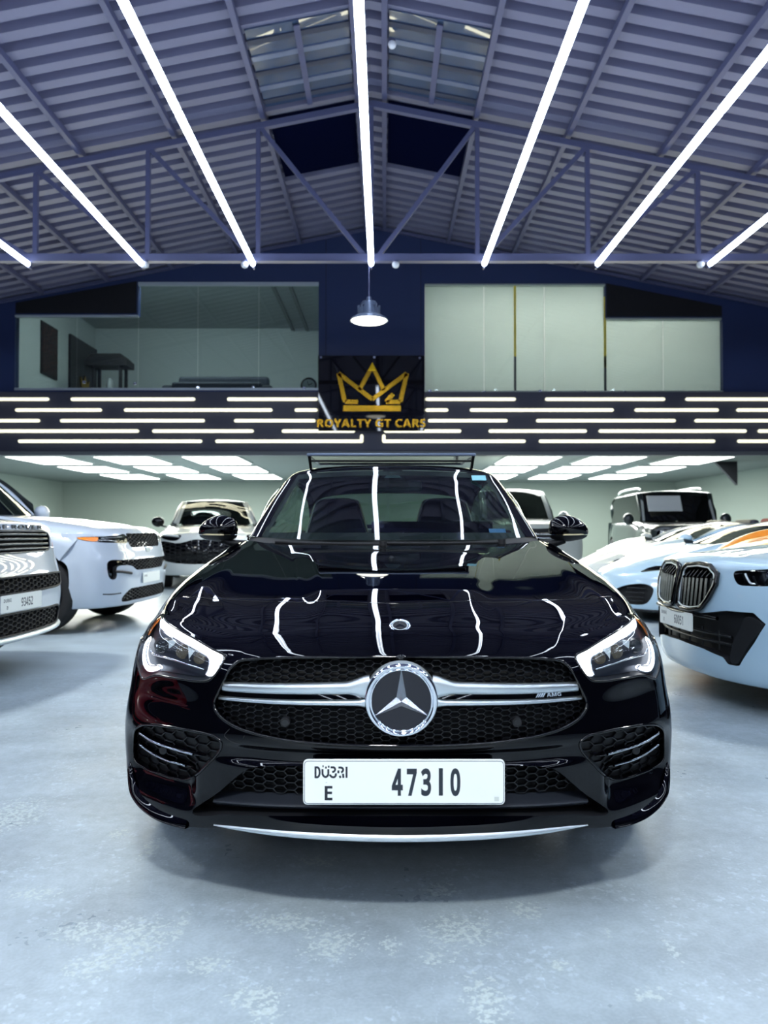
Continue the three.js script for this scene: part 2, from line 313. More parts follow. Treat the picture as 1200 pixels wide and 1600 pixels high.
  for (const [a, b, top] of [[0.834, 2.12, 6.346], [2.12, 2.79, 6.346], [2.79, 3.43, 6.346], [3.43, 4.74, 6.346], [4.74, 6.0, 5.603], [6.0, 7.27, 5.603]]) {
    pane(w2, a, b, 3.98, top, gM);
    part('roller_blind', bx(b - a, top - 3.98, 0.008, (a + b) / 2, (top + 3.98) / 2, ZW - 0.14), phys(0xe9e9e6, 0.95, 0, { transmission: 0.45, thickness: 0 }), w2);
  }
  const yel = std(0xd8c23a, 0.5), drk = std(0x2c3236, 0.5);
  for (const x of [2.79, 4.74]) { part('mullion', bx(0.045, 1.55, 0.03, x, x > 4 ? 5.3 : 5.55, ZW - 0.04), yel, w2); part('mullion', bx(0.045, 0.8, 0.03, x, 4.38, ZW - 0.04), drk, w2); }
  part('window_frame', [bx(6.44, 0.05, 0.1, 4.05, 4.0, ZW - 0.05), bx(3.9, 0.04, 0.1, 2.79, 6.33, ZW - 0.05), bx(2.5, 0.04, 0.1, 6.0, 5.585, ZW - 0.05)], std(0xa9b3ad, 0.4, 0.3), w2);
  // things in the left office
  const O = ZW;
  const pic = thing('wall_picture', 'tall dark picture with reddish marks on the left office wall', 'picture', [-8.13, 4.72, O - 1.95]);
  part('picture_frame', bx(0.03, 1.25, 0.9, 0, 0.62, 0), std(0x111014, 0.5), pic);
  part('print', bx(0.01, 1.15, 0.8, 0.02, 0.62, 0), std(0xffffff, 0.5, 0, { map: pixTex(64, 96, (u, v) => { const k = fbm(noise2, u * 5, v * 7, 4); return [0.12 + 0.35 * Math.max(0, k), 0.07 + 0.1 * Math.max(0, k), 0.08]; }) }), pic);
  const dk = thing('feature_wall_panel', 'black wall panel with a gold crown inside the left office', 'panel', [-8.11, 3.95, O - 4.0], Math.PI / 2);
  part('board', bx(1.8, 2.1, 0.06, 0, 1.05, 0), std(0x0b0d14, 0.4), dk);
  const crownS = (s) => [[-1, 0.55], [-0.45, 0.12], [0, 0.85], [0.45, 0.12], [1, 0.55], [0.8, -0.35], [-0.8, -0.35]].map(([x, y]) => [x * s, y * s]);
  part('crown', ext(poly(crownS(0.3)), 0.03, 0, 0).translate(0, 0.95, 0.03), M.gold, dk);
  const cab = thing('display_stand', 'black open lantern-shaped stand inside the left office', 'stand', [-6.75, 3.95, O - 2.2]); cab.scale.y = 1.5;
  part('base', bx(0.75, 0.08, 0.5, 0, 0.04, 0), M.plastic, cab); part('top', bx(1.0, 0.1, 0.6, 0, 0.74, 0), M.plastic, cab);
  part('cap', ext(poly([[-0.5, 0], [0.5, 0], [0.35, 0.09], [-0.35, 0.09]]), 0.6, 0, -0.3).translate(0, 0.79, 0), M.plastic, cab);
  for (const sx of [-1, 1]) for (const sz of [-1, 1]) part('post', bx(0.07, 0.64, 0.07, sx * 0.33, 0.38, sz * 0.2), M.plastic, cab);
  part('urn', lathe([[0, 0], [0.1, 0.02], [0.13, 0.15], [0.09, 0.3], [0.06, 0.42], [0, 0.44]], 20).translate(0, 0.08, 0), std(0x8d949c, 0.4), cab);
  const sofa = thing('sofa', 'dark sofa behind the glass of the left office', 'sofa', [-3.75, 3.95, O - 0.9]);
  part('seat', rbx(2.0, 0.3, 0.8, 0.06, 0, 0.2, 0.1), std(0x2b3442, 0.8), sofa);
  part('backrest', rbx(2.1, 0.62, 0.22, 0.08, 0, 0.31, -0.35), std(0x2b3442, 0.8), sofa);
  for (const s of [-1, 1]) part('armrest', rbx(0.25, 0.28, 0.85, 0.07, s * 1.1, 0.15, 0.05), std(0x2b3442, 0.8), sofa);
  const clk = thing('clock', 'small round dark clock near the right end of the left office', 'clock', [-1.72, 3.95, O - 0.5]);
  part('rim', new THREE.TorusGeometry(0.16, 0.025, 8, 28).translate(0, 0.28, 0), M.plastic, clk); part('face', cylZ(0.155, 0.155, 0.02, 0, 0.28, 0, 28), std(0xaab2b2, 0.5), clk);
  part('hands', [bar([0, 0.28, 0.015], [0.08, 0.33, 0.015], 0.015), bar([0, 0.28, 0.015], [-0.03, 0.38, 0.015], 0.012)], M.plastic, clk);
  part('foot', bx(0.2, 0.12, 0.08, 0, 0.06, 0), M.plastic, clk);
  for (const [k, [px, py]] of [[130, 598], [210, 600], [309, 606], [395, 606], [475, 607], [672, 612], [757, 614], [845, 612], [914, 614], [977, 614]].entries()) {
    const x = -0.046 + (px - 600) / 72.7, y = 1.05 + (826 - py) / 72.7;
    const t = thing('glass_clip', 'small steel clip on the ' + (px < 600 ? 'left' : 'right') + ' window sill, ' + ['nearest', 'second', 'third', 'fourth', 'farthest'][px < 600 ? 4 - k : k - 5] + ' from the sign', 'clip', [x, y + 0.02, ZW + 0.015], 0, 'steel glass clips along the sills');
    part('clip_body', rbx(0.07, 0.06, 0.03, 0.01, 0, 0, 0), M.chrome, t);
  }
}
{
  // light bars on the fascia
  const rows = [[3.86, 3.77, [[-40, 80], [113, 307], [356, 497]], [[664, 805], [850, 1037], [1068, 1290]]],
    [3.625, 3.54, [[27, 162], [196, 427], [461, 497]], [[664, 700], [733, 957], [989, 1120], [1147, 1300]]],
    [3.39, 3.32, [[-60, 66], [97, 322], [367, 494]], [[668, 792], [836, 1053], [1082, 1260]]],
    [3.165, 3.10, [[-50, 220], [240, 398], [441, 555]], [[600, 720], [762, 915], [933, 1163], [1180, 1290]]],
    [2.945, 2.885, [[32, 318], [338, 568]], [[597, 820], [840, 1114], [1148, 1290]]]];
  const bm = glow(BAR_COLOR, BAR_GLOW), rowName = ['top', 'second', 'third', 'fourth', 'lowest'], ord = ['nearest', 'second', 'third', 'farthest'];
  rows.forEach(([yl, yr, L, R], ri) => [[yl, L, 'left'], [yr, R, 'right']].forEach(([y0, list, side]) => list.forEach(([a, b], k) => {
    const y = (yl + yr) / 2, x0 = -0.046 + (a - 600) / 72.7, x1 = -0.046 + (b - 600) / 72.7, w = x1 - x0;
    const rank = side === 'left' ? list.length - 1 - k : k;
    const t = thing('fascia_light_bar', `${rowName[ri]} row horizontal light bar, ${ord[rank]} to the crown sign on its ${side}`, 'light bar', [(x0 + x1) / 2, y, ZW + 0.1], 0, 'horizontal light bars on the fascia');
    part('backplate', bx(w, 0.05, 0.02, 0, 0, 0.005), std(0x6d7078, 0.5), t);
    part('light_diffuser', new THREE.CapsuleGeometry(0.036, w - 0.08, 4, 10).rotateZ(Math.PI / 2).translate(0, 0, 0.05), bm, t);
    if (ri === 4 && rank === 0) part('light_end', new THREE.CapsuleGeometry(0.036, 0.1, 4, 10).translate((side === 'left' ? 1 : -1) * (w / 2 - 0.036), 0.06, 0.05), bm, t);
    areaLight(BAR_COLOR, BAR_POWER, w, 0.07, [(x0 + x1) / 2, y, ZW + 0.19], [0, 0.05, 1]);
  })));
  // ceiling panels under the mezzanine
  const pm = glow(PANEL_COLOR, PANEL_GLOW), cols = [-8.2, -6.15, -4.1, 3.45, 5.42, 7.45], rowsZ = [-16.75, -19.6, -22.7], rn = ['front', 'middle', 'rear'], cn = ['outermost left', 'middle left', 'innermost left', 'innermost right', 'middle right', 'outermost right'];
  rowsZ.forEach((z, r) => cols.forEach((x, c) => {
    const t = thing('ceiling_panel_light', `${rn[r]} row square ceiling panel under the mezzanine, ${cn[c]} column`, 'panel light', [x, SOFFIT, z], 0, 'panel lights under the mezzanine');
    part('frame', bx(1.34, 0.03, 2.1, 0, -0.016, 0), std(0xb4bab8, 0.5), t);
    part('light_diffuser', bx(1.26, 0.02, 2.0, 0, -0.035, 0), pm, t);
    areaLight(PANEL_COLOR, PANEL_POWER, 1.26, 2.0, [x, SOFFIT - 0.05, z], [0, -1, 0]);
  }));
}
{
  // hanging high-bay lamps
  const bay = (x, y, z, label, cable, power) => {
    const t = thing('high_bay_lamp', label, 'lamp', [x, y, z], 0, 'hanging high-bay lamps');
    part('cable', cyl(0.008, 0.008, cable, 0, 0.36 + cable / 2, 0, 8), M.steel, t);
    part('housing', lathe([[0.0, 0.36], [0.03, 0.36], [0.035, 0.3], [0.1, 0.29], [0.12, 0.26], [0.12, 0.2], [0.15, 0.19], [0.16, 0.1], [0.19, 0.075]], 36), std(0x59657c, 0.35, 0.5), t);
    for (let k = 0; k < 10; k++) part('cooling_fin', bx(0.012, 0.12, 0.05, 0, 0.16, 0.15).rotateY(k * Math.PI / 5), std(0x4a556a, 0.4, 0.5), t);
    part('reflector', lathe([[0.12, 0.1], [0.2, 0.075], [0.27, 0.03], [0.285, 0.0], [0.275, 0.0], [0.19, 0.06], [0.11, 0.09]], 36), std(0x77839a, 0.35, 0.4), t);
    part('light_lens', lathe([[0, -0.045], [0.14, -0.035], [0.24, -0.012], [0.27, 0.01]], 36), glow(new THREE.Color(1, 0.97, 0.82), 4), t);
    const l = new THREE.SpotLight(new THREE.Color(0.97, 0.98, 0.95), power, 0, 1.25, 0.6); l.position.set(x, y - 0.07, z); l.target.position.set(x, 0, z); scene.add(l); scene.add(l.target); l.shadow.radius = 13;
  };
  bay(-0.27, 4.15, -9.37, 'round high-bay lamp hanging on a cable above the crown sign', 0.55, 110);
  for (const [x, z, l] of [[-4.2, -3.45, 'high-bay lamp above the left row of parked cars'], [4.0, -3.45, 'high-bay lamp above the right row of parked cars'], [-0.27, 2.5, 'high-bay lamp straight above the photographer'], [-4.3, 8.45, 'first high-bay lamp behind the photographer, left'], [-0.27, 8.45, 'first high-bay lamp behind the photographer, centre'], [3.9, 8.45, 'first high-bay lamp behind the photographer, right'], [-4.3, 14.4, 'second high-bay lamp behind the photographer, left'], [-0.27, 14.4, 'second high-bay lamp behind the photographer, centre'], [3.9, 14.4, 'second high-bay lamp behind the photographer, right']]) bay(x, 4.15, z, l, 0.55, z < 0 ? 75 : z < 5 ? 70 : 170);
}
const font = await new FontLoader().loadAsync('fonts/droid/droid_sans_bold.typeface.json');
const fontR = await new FontLoader().loadAsync('fonts/droid/droid_sans_regular.typeface.json');
function text(str, size, depth, f = font, wide = 1) {
  const g = new TextGeometry(str, { font: f, size, depth, curveSegments: 4 }); g.computeBoundingBox();
  const b = g.boundingBox; g.translate(-(b.min.x + b.max.x) / 2, -(b.min.y + b.max.y) / 2, 0); g.scale(wide, 1, 1); return g;
}
{
  // crown sign
  const W = 2.27, H = 1.62, t = thing('crown_sign', 'glossy black sign board with a gold crown and gold letters', 'sign', [-0.315, 3.12, ZW + 0.2]);
  part('board', rbx(W, H, 0.03, 0.008, 0, H / 2, 0), M.pianoBlack, t);
  const s = H / 117 , P = (px, py) => [(px - 580.5) * s, (675 - py) * s];
  const ring = (pts, w) => { const list = []; for (let i = 0; i < pts.length - 1; i++) { const [a, b] = [pts[i], pts[i + 1]]; list.push(bar([a[0], a[1], 0.03], [b[0], b[1], 0.03], 0.03, w)); } return list; };
  const cr = [[560, 630], [540, 630], [530, 586], [582, 626], [635, 586], [625, 630], [603, 630], [614, 618]].map(([x, y]) => P(x, y));
  const mid = [[562, 612], [582, 575], [600, 612]].map(([x, y]) => P(x, y));
  part('crown', [...ring(cr, 0.09), ...ring(mid, 0.085), bx(1.22, 0.12, 0.03, ...P(581.5, 640), 0.03)], M.gold, t);
  part('crown_tip', ext(poly([P(575, 582), P(588, 582), P(582, 569)]), 0.04, 0.005, 0.02), phys(0xffd21c, 0.2, 0.6), t);
  const g = text('ROYALTY GT CARS', 0.17, 0.05, font, 1); g.computeBoundingBox(); g.scale(2.3 / (g.boundingBox.max.x - g.boundingBox.min.x), 1, 1);
  part('lettering', g.translate(0, P(0, 663)[1], 0.02), M.gold, t);
  for (const [px, py] of [[503, 561], [585, 561], [655, 562]]) part('screw', cylZ(0.025, 0.025, 0.02, ...P(px, py), 0.02, 12), M.chrome, t);
  for (const x of [-0.9, 0.9]) part('standoff', cylZ(0.03, 0.03, 0.12, x, 0.8, -0.07, 12), M.steel, t);
}
// ---------------------------------------------------------------- car surfaces
// A shell is a smooth surface through rows of points [x, y, z]: each row runs from the centre line outwards, rows follow each other from the lip up over the nose and back.
const cr4 = (a, b, c, d, t) => 0.5 * (2 * b + (c - a) * t + (2 * a - 5 * b + 4 * c - d) * t * t + (3 * b - a - 3 * c + d) * t * t * t);
function rowPoint(row, f, mirror) {
  const n = row.length - 1, i = Math.min(n - 1, Math.floor(f)), t = f - i, out = [0, 0, 0];
  for (let k = 0; k < 3; k++) {
    const b = row[i][k], c = row[i + 1][k];
    const a = i > 0 ? row[i - 1][k] : mirror ? (k === 0 ? -row[1][0] : row[1][k]) : 2 * b - c, d = i + 2 <= n ? row[i + 2][k] : 2 * c - b;
    out[k] = cr4(a, b, c, d, t);
  }
  return out;
}
function makeShell(rows, nu, nv, { disp = null, mirror = true } = {}) {
  const m = rows.length - 1, n = rows[0].length - 1, pos = new Float32Array((nu + 1) * (nv + 1) * 3);
  for (let i = 0; i <= nu; i++) {
    const col = rows.map((r) => rowPoint(r, (i / nu) * n, mirror));
    for (let j = 0; j <= nv; j++) { const p = rowPoint(col, (j / nv) * m, false), k = 3 * (j * (nu + 1) + i); pos[k] = p[0]; pos[k + 1] = p[1]; pos[k + 2] = p[2]; if (mirror && i === 0) pos[k] = 0; }
  }
  const sh = { pos, nu, nv, nor: null };
  sh.nor = shellNormals(sh, mirror);
  if (disp) {
    for (let k = 0; k < pos.length; k += 3) { const d = disp(pos[k], pos[k + 1], pos[k + 2]); if (d) { pos[k] += sh.nor[k] * d; pos[k + 1] += sh.nor[k + 1] * d; pos[k + 2] += sh.nor[k + 2] * d; } }
    sh.nor = shellNormals(sh, mirror);
  }
  return sh;
}
function shellNormals({ pos, nu, nv }, mirror) {
  const out = new Float32Array(pos.length), at = (i, j, k) => pos[3 * (j * (nu + 1) + i) + k];
  for (let j = 0; j <= nv; j++) for (let i = 0; i <= nu; i++) {
    const i0 = Math.max(0, i - 1), i1 = Math.min(nu, i + 1), j0 = Math.max(0, j - 1), j1 = Math.min(nv, j + 1);
    const ux = at(i1, j, 0) - at(i0, j, 0), uy = at(i1, j, 1) - at(i0, j, 1), uz = at(i1, j, 2) - at(i0, j, 2), vx = at(i, j1, 0) - at(i, j0, 0), vy = at(i, j1, 1) - at(i, j0, 1), vz = at(i, j1, 2) - at(i, j0, 2);
    let a = uy * vz - uz * vy, b = uz * vx - ux * vz, c = ux * vy - uy * vx;
    if (mirror && i === 0) a = 0;
    const L = Math.hypot(a, b, c) || 1, k = 3 * (j * (nu + 1) + i); out[k] = a / L; out[k + 1] = b / L; out[k + 2] = c / L;
  }
  return out;
}
// the part of a shell where keep(x, y, z) > 0 (x as on the right half), both halves; edges are cut exactly
function shellGeo(sh, keep = null, sides = [1, -1]) {
  const { pos, nor, nu, nv } = sh, P = [], N = [], I = [], phi = new Float32Array((nu + 1) * (nv + 1));
  for (let k = 0; k < phi.length; k++) phi[k] = keep ? keep(pos[3 * k], pos[3 * k + 1], pos[3 * k + 2]) : 1;
  for (const s of sides) {
    const map = new Map();
    const vert = (a) => { if (!map.has(a)) { map.set(a, P.length / 3); P.push(s * pos[3 * a], pos[3 * a + 1], pos[3 * a + 2]); N.push(s * nor[3 * a], nor[3 * a + 1], nor[3 * a + 2]); } return map.get(a); };
    const cut = (a, b) => {
      if (a > b) [a, b] = [b, a];
      const key = a * 4194304 + b; if (map.has(-key)) return map.get(-key);
      const t = phi[a] / (phi[a] - phi[b]); map.set(-key, P.length / 3);
      for (let k = 0; k < 3; k++) { P.push((k ? 1 : s) * lerp(pos[3 * a + k], pos[3 * b + k], t)); N.push((k ? 1 : s) * lerp(nor[3 * a + k], nor[3 * b + k], t)); }
      return map.get(-key);
    };
    const tri = (a, b, c) => {
      const v = [a, b, c], inn = v.map((q) => phi[q] > 0), cnt = inn.filter(Boolean).length; if (!cnt) return;
      const out = [];
      for (let k = 0; k < 3; k++) { const q = v[k], r = v[(k + 1) % 3]; if (inn[k]) out.push(vert(q)); if (inn[k] !== inn[(k + 1) % 3]) out.push(cut(q, r)); }
      for (let k = 1; k + 1 < out.length; k++) if (s > 0) I.push(out[0], out[k], out[k + 1]); else I.push(out[0], out[k + 1], out[k]);
    };
    for (let j = 0; j < nv; j++) for (let i = 0; i < nu; i++) { const a = j * (nu + 1) + i, b = a + 1, c = a + nu + 1, d = c + 1; tri(a, b, d); tri(a, d, c); }
  }
  const g = new THREE.BufferGeometry();
  g.setAttribute('position', new THREE.Float32BufferAttribute(P, 3)); g.setAttribute('normal', new THREE.Float32BufferAttribute(N, 3)); g.setIndex(I); return g;
}
// smooth closed outline in two dimensions, and its signed distance (positive inside)
function outline(pts, n = 160, round = true) {
  if (!round) { const out = []; pts.forEach((p, i) => { const q = pts[(i + 1) % pts.length], L = Math.hypot(q[0] - p[0], q[1] - p[1]), k = Math.max(1, Math.round(L / 0.012)); for (let t = 0; t < k; t++) out.push([lerp(p[0], q[0], t / k), lerp(p[1], q[1], t / k)]); }); return out; }
  const c = new THREE.CatmullRomCurve3(pts.map(([x, y]) => V3(x, y, 0)), true, 'centripetal'); return c.getSpacedPoints(n).slice(0, n).map((p) => [p.x, p.y]);
}
function sdf(pts) {
  let x0 = 1e9, x1 = -1e9, y0 = 1e9, y1 = -1e9; for (const [x, y] of pts) { x0 = Math.min(x0, x); x1 = Math.max(x1, x); y0 = Math.min(y0, y); y1 = Math.max(y1, y); }
  return (x, y) => {
    const bd = Math.max(x0 - x, x - x1, y0 - y, y - y1); if (bd > 0.12) return -bd;
    let d = 1e9, inside = false;
    for (let i = 0, j = pts.length - 1; i < pts.length; j = i++) {
      const [ax, ay] = pts[j], [bx_, by] = pts[i], ex = bx_ - ax, ey = by - ay, t = clamp(((x - ax) * ex + (y - ay) * ey) / (ex * ex + ey * ey || 1));
      d = Math.min(d, (x - ax - ex * t) ** 2 + (y - ay - ey * t) ** 2);
      if ((by > y) !== (ay > y) && x < ((ax - bx_) * (y - by)) / (ay - by) + bx_) inside = !inside;
    }
    return inside ? Math.sqrt(d) : -Math.sqrt(d);
  };
}
// depth of a shell seen from the front: z at (|x|, y)
function frontMap(sh, x1, y0, y1, zmin, step = 0.004) {
  const w = Math.ceil(x1 / step) + 1, h = Math.ceil((y1 - y0) / step) + 1, map = new Float32Array(w * h).fill(-99), { pos, nu, nv } = sh;
  const tri = (a, b, c) => {
    const ax = pos[3 * a], ay = pos[3 * a + 1], az = pos[3 * a + 2], bx_ = pos[3 * b], by = pos[3 * b + 1], bz = pos[3 * b + 2], cx = pos[3 * c], cy = pos[3 * c + 1], cz = pos[3 * c + 2];
    if (Math.max(az, bz, cz) < zmin || Math.min(ay, by, cy) > y1) return;
    const D = (by - cy) * (ax - cx) + (cx - bx_) * (ay - cy); if (Math.abs(D) < 1e-12) return;
    const i0 = Math.max(0, Math.floor(Math.min(ax, bx_, cx) / step)), i1 = Math.min(w - 1, Math.ceil(Math.max(ax, bx_, cx) / step)), j0 = Math.max(0, Math.floor((Math.min(ay, by, cy) - y0) / step)), j1 = Math.min(h - 1, Math.ceil((Math.max(ay, by, cy) - y0) / step));
    for (let j = j0; j <= j1; j++) for (let i = i0; i <= i1; i++) {
      const x = i * step, y = y0 + j * step, u = ((by - cy) * (x - cx) + (cx - bx_) * (y - cy)) / D, v = ((cy - ay) * (x - cx) + (ax - cx) * (y - cy)) / D;
      if (u > -0.01 && v > -0.01 && u + v < 1.01) { const z = u * az + v * bz + (1 - u - v) * cz; if (z > map[j * w + i]) map[j * w + i] = z; }
    }
  };
  for (let j = 0; j < nv; j++) for (let i = 0; i < nu; i++) { const a = j * (nu + 1) + i, b = a + 1, c = a + nu + 1, d = c + 1; tri(a, b, d); tri(a, d, c); }
  for (let pass = 0; pass < 60; pass++) {
    let any = false; const cp = map.slice();
    for (let j = 0; j < h; j++) for (let i = 0; i < w; i++) if (cp[j * w + i] < -90) {
      let s = 0, k = 0; for (const [a, b] of [[1, 0], [-1, 0], [0, 1], [0, -1]]) { const q = i + a, r = j + b; if (q >= 0 && q < w && r >= 0 && r < h && cp[r * w + q] > -90) { s += cp[r * w + q]; k++; } }
      if (k) { map[j * w + i] = s / k; any = true; }
    }
    if (!any) break;
  }
  return (x, y) => {
    const fx = clamp(Math.abs(x) / step, 0, w - 1.001), fy = clamp((y - y0) / step, 0, h - 1.001), i = Math.floor(fx), j = Math.floor(fy), u = fx - i, v = fy - j;
    return lerp(lerp(map[j * w + i], map[j * w + i + 1], u), lerp(map[(j + 1) * w + i], map[(j + 1) * w + i + 1], u), v);
  };
}
// a sheet with the outline pts laid on the front surface, off metres in front of it; thick > 0 gives it sides and a back edge
function sheetOn(Z, pts, off = 0, thick = 0, res = 0.006, bulge = 0) {
  const f = sdf(pts); let x0 = 1e9, x1 = -1e9, y0 = 1e9, y1 = -1e9; for (const [x, y] of pts) { x0 = Math.min(x0, x); x1 = Math.max(x1, x); y0 = Math.min(y0, y); y1 = Math.max(y1, y); }
  x0 -= res; x1 += res; y0 -= res; y1 += res;
  const nu = Math.ceil((x1 - x0) / res), nv = Math.ceil((y1 - y0) / res), pos = new Float32Array((nu + 1) * (nv + 1) * 3);
  for (let j = 0; j <= nv; j++) for (let i = 0; i <= nu; i++) { const x = lerp(x0, x1, i / nu), y = lerp(y0, y1, j / nv), k = 3 * (j * (nu + 1) + i); pos[k] = x; pos[k + 1] = y; pos[k + 2] = Z(x, y) + off + (bulge ? bulge * sst(-0.002, 0.02, f(x, y)) : 0); }
  const sh = { pos, nu, nv }; sh.nor = shellNormals(sh, false);
  const g = shellGeo(sh, (x, y) => f(x, y), [1]);
  return thick > 0 ? merge([g, skirt(Z, pts, off, off - thick)]) : g;
}
// a wall along the outline between two offsets from the front surface
function skirt(Z, pts, o0, o1, shrink = 0) {
  const P = [], I = [], n = pts.length; let cx = 0, cy = 0; for (const [x, y] of pts) { cx += x / n; cy += y / n; }
  pts.forEach(([x, y]) => { const z = Z(x, y), k = 1 - shrink; P.push(x, y, z + o0, cx + (x - cx) * k, cy + (y - cy) * k, z + o1); });
  for (let i = 0; i < n; i++) { const a = 2 * i, b = 2 * ((i + 1) % n); I.push(a, a + 1, b + 1, a, b + 1, b); }
  const g = new THREE.BufferGeometry(); g.setAttribute('position', new THREE.Float32BufferAttribute(P, 3)); g.setIndex(I);
  const h = g.toNonIndexed(); h.computeVertexNormals(); return toCreasedNormals(h, 0.7);
}
// a round bead along points [x, y] on the front surface
const bead = (Z, pts, r, off = 0, closed = false, k = 8) => tube(pts.map(([x, y]) => [x, y, Z(x, y) + off]), r, Math.max(24, pts.length * 2), k, closed);
const mirrorX = (g) => { const m = g.clone().scale(-1, 1, 1), ix = m.index; if (ix) { const a = ix.array; for (let i = 0; i < a.length; i += 3) { const t = a[i]; a[i] = a[i + 1]; a[i + 1] = t; } } else { for (const at of Object.values(m.attributes)) { const s = at.itemSize, a = at.array; for (let i = 0; i + 2 < at.count; i += 3) for (let k = 0; k < s; k++) { const t = a[i * s + k]; a[i * s + k] = a[(i + 1) * s + k]; a[(i + 1) * s + k] = t; } } } return m; };
// honeycomb of thin bars inside an outline, lying at off behind the surface
function honeycomb(Z, pts, px, py, off, barW, depth, skip = null) {
  const f = sdf(pts); let x0 = 1e9, x1 = -1e9, y0 = 1e9, y1 = -1e9; for (const [x, y] of pts) { x0 = Math.min(x0, x); x1 = Math.max(x1, x); y0 = Math.min(y0, y); y1 = Math.max(y1, y); }
  const P = [], I = [];
  const seg = (ax, ay, bx_, by) => {
    const mx = (ax + bx_) / 2, my = (ay + by) / 2; if (f(mx, my) < -0.002 || (skip && skip(mx, my))) return;
    const dx = bx_ - ax, dy = by - ay, L = Math.hypot(dx, dy), nx = -dy / L * barW / 2, ny = dx / L * barW / 2, za = Z(ax, ay) + off, zb = Z(bx_, by) + off, k = P.length / 3;
    P.push(ax + nx * 1.7, ay + ny * 1.7, za - depth, ax + nx * 0.6, ay + ny * 0.6, za, ax - nx * 0.6, ay - ny * 0.6, za, ax - nx * 1.7, ay - ny * 1.7, za - depth, bx_ + nx * 1.7, by + ny * 1.7, zb - depth, bx_ + nx * 0.6, by + ny * 0.6, zb, bx_ - nx * 0.6, by - ny * 0.6, zb, bx_ - nx * 1.7, by - ny * 1.7, zb - depth);
    for (let q = 0; q < 3; q++) I.push(k + q, k + q + 4, k + q + 5, k + q, k + q + 5, k + q + 1);
  };
  for (let c = 0, x = x0 - px; x <= x1 + px; x += px * 0.75, c++) for (let y = y0 - py + (c % 2) * py / 2; y <= y1 + py; y += py) {
    const w = px / 4, h = py / 2; seg(x - w, y + h, x + w, y + h); seg(x + w, y + h, x + 2 * w, y); seg(x + 2 * w, y, x + w, y - h);
  }
  const g = new THREE.BufferGeometry(); g.setAttribute('position', new THREE.Float32BufferAttribute(P, 3)); g.setIndex(I); const q = g.toNonIndexed(); q.computeVertexNormals(); return q;
}
const both = (f) => [1, -1].forEach((k) => f((g) => (k > 0 ? g : mirrorX(g)), k));
// ---------------------------------------------------------------- wheels, plates, shared car pieces
function wheelParts(root, x, z, r, w, s, rimM = M.darkChrome, spokes = 5) {
  const g = new THREE.Group(); g.name = 'wheel'; g.position.set(x, r, z); g.rotation.z = s > 0 ? 0 : Math.PI; root.add(g);
  const rr = r * 0.72, T = (pts) => lathe(pts, 44).rotateZ(-Math.PI / 2);
  part('tyre', T([[rr - 0.01, -w / 2 + 0.01], [rr + 0.02, -w / 2], [r - 0.03, -w / 2 + 0.004], [r - 0.004, -w / 2 + 0.03], [r, 0], [r - 0.004, w / 2 - 0.03], [r - 0.03, w / 2 - 0.004], [rr + 0.02, w / 2], [rr - 0.01, w / 2 - 0.01]]), M.rubber, g);
  const rim = [T([[rr - 0.005, w / 2 - 0.004], [rr + 0.004, w / 2 + 0.002], [rr - 0.012, w / 2 - 0.006], [rr - 0.03, w / 2 - 0.05], [rr - 0.035, -w / 2 + 0.01], [rr, -w / 2 + 0.01]]), cylX(0.06, 0.07, 0.03, w / 2 - 0.03, 0, 0, 20)];
  for (let k = 0; k < spokes; k++) rim.push(...[-1, 1].map((q) => bar([w / 2 - 0.028, 0.05 * Math.cos(k * 2 * Math.PI / spokes), 0.05 * Math.sin(k * 2 * Math.PI / spokes)], [w / 2 - 0.012, (rr - 0.02) * Math.cos(k * 2 * Math.PI / spokes + q * 0.16), (rr - 0.02) * Math.sin(k * 2 * Math.PI / spokes + q * 0.16)], 0.035, 0.03)));
  part('rim', rim, rimM, g);
  part('brake_disc', cylX(rr * 0.66, rr * 0.66, 0.03, 0, 0, 0, 28), std(0x6b6e73, 0.4, 0.8), g);
  return g;
}
const plateTex = (draw, w = 1040, h = 220) => canvasTex(w, h, (c) => { c.fillStyle = '#eef3ee'; c.fillRect(0, 0, w, h); c.fillStyle = '#0d1420'; draw(c, w, h); });
function plateOn(root, x, y, z, w, h, tex, turn = 0, tilt = 0) {
  const g = new THREE.Group(); g.name = 'number_plate'; g.position.set(x, y, z); g.rotation.set(tilt, turn, 0); root.add(g);
  const sh = (w, h, r) => { const s = new THREE.Shape(); s.moveTo(-w / 2 + r, -h / 2); s.lineTo(w / 2 - r, -h / 2); s.absarc(w / 2 - r, -h / 2 + r, r, -Math.PI / 2, 0); s.lineTo(w / 2, h / 2 - r); s.absarc(w / 2 - r, h / 2 - r, r, 0, Math.PI / 2); s.lineTo(-w / 2 + r, h / 2); s.absarc(-w / 2 + r, h / 2 - r, r, Math.PI / 2, Math.PI); s.lineTo(-w / 2, -h / 2 + r); s.absarc(-w / 2 + r, -h / 2 + r, r, Math.PI, 1.5 * Math.PI); return s; };
  part('plate_back', ext(sh(w, h, 0.012), 0.006, 0.001, -0.007), M.plateWhite, g);
  const f = new THREE.ShapeGeometry(sh(w - 0.006, h - 0.006, 0.01), 6), p = f.attributes.position, uv = f.attributes.uv;
  for (let i = 0; i < p.count; i++) uv.setXY(i, p.getX(i) / w + 0.5, p.getY(i) / h + 0.5);
  part('plate_face', f.translate(0, 0, 0.0005), std(0xffffff, 0.35, 0, { map: tex }), g);
  return g;
}

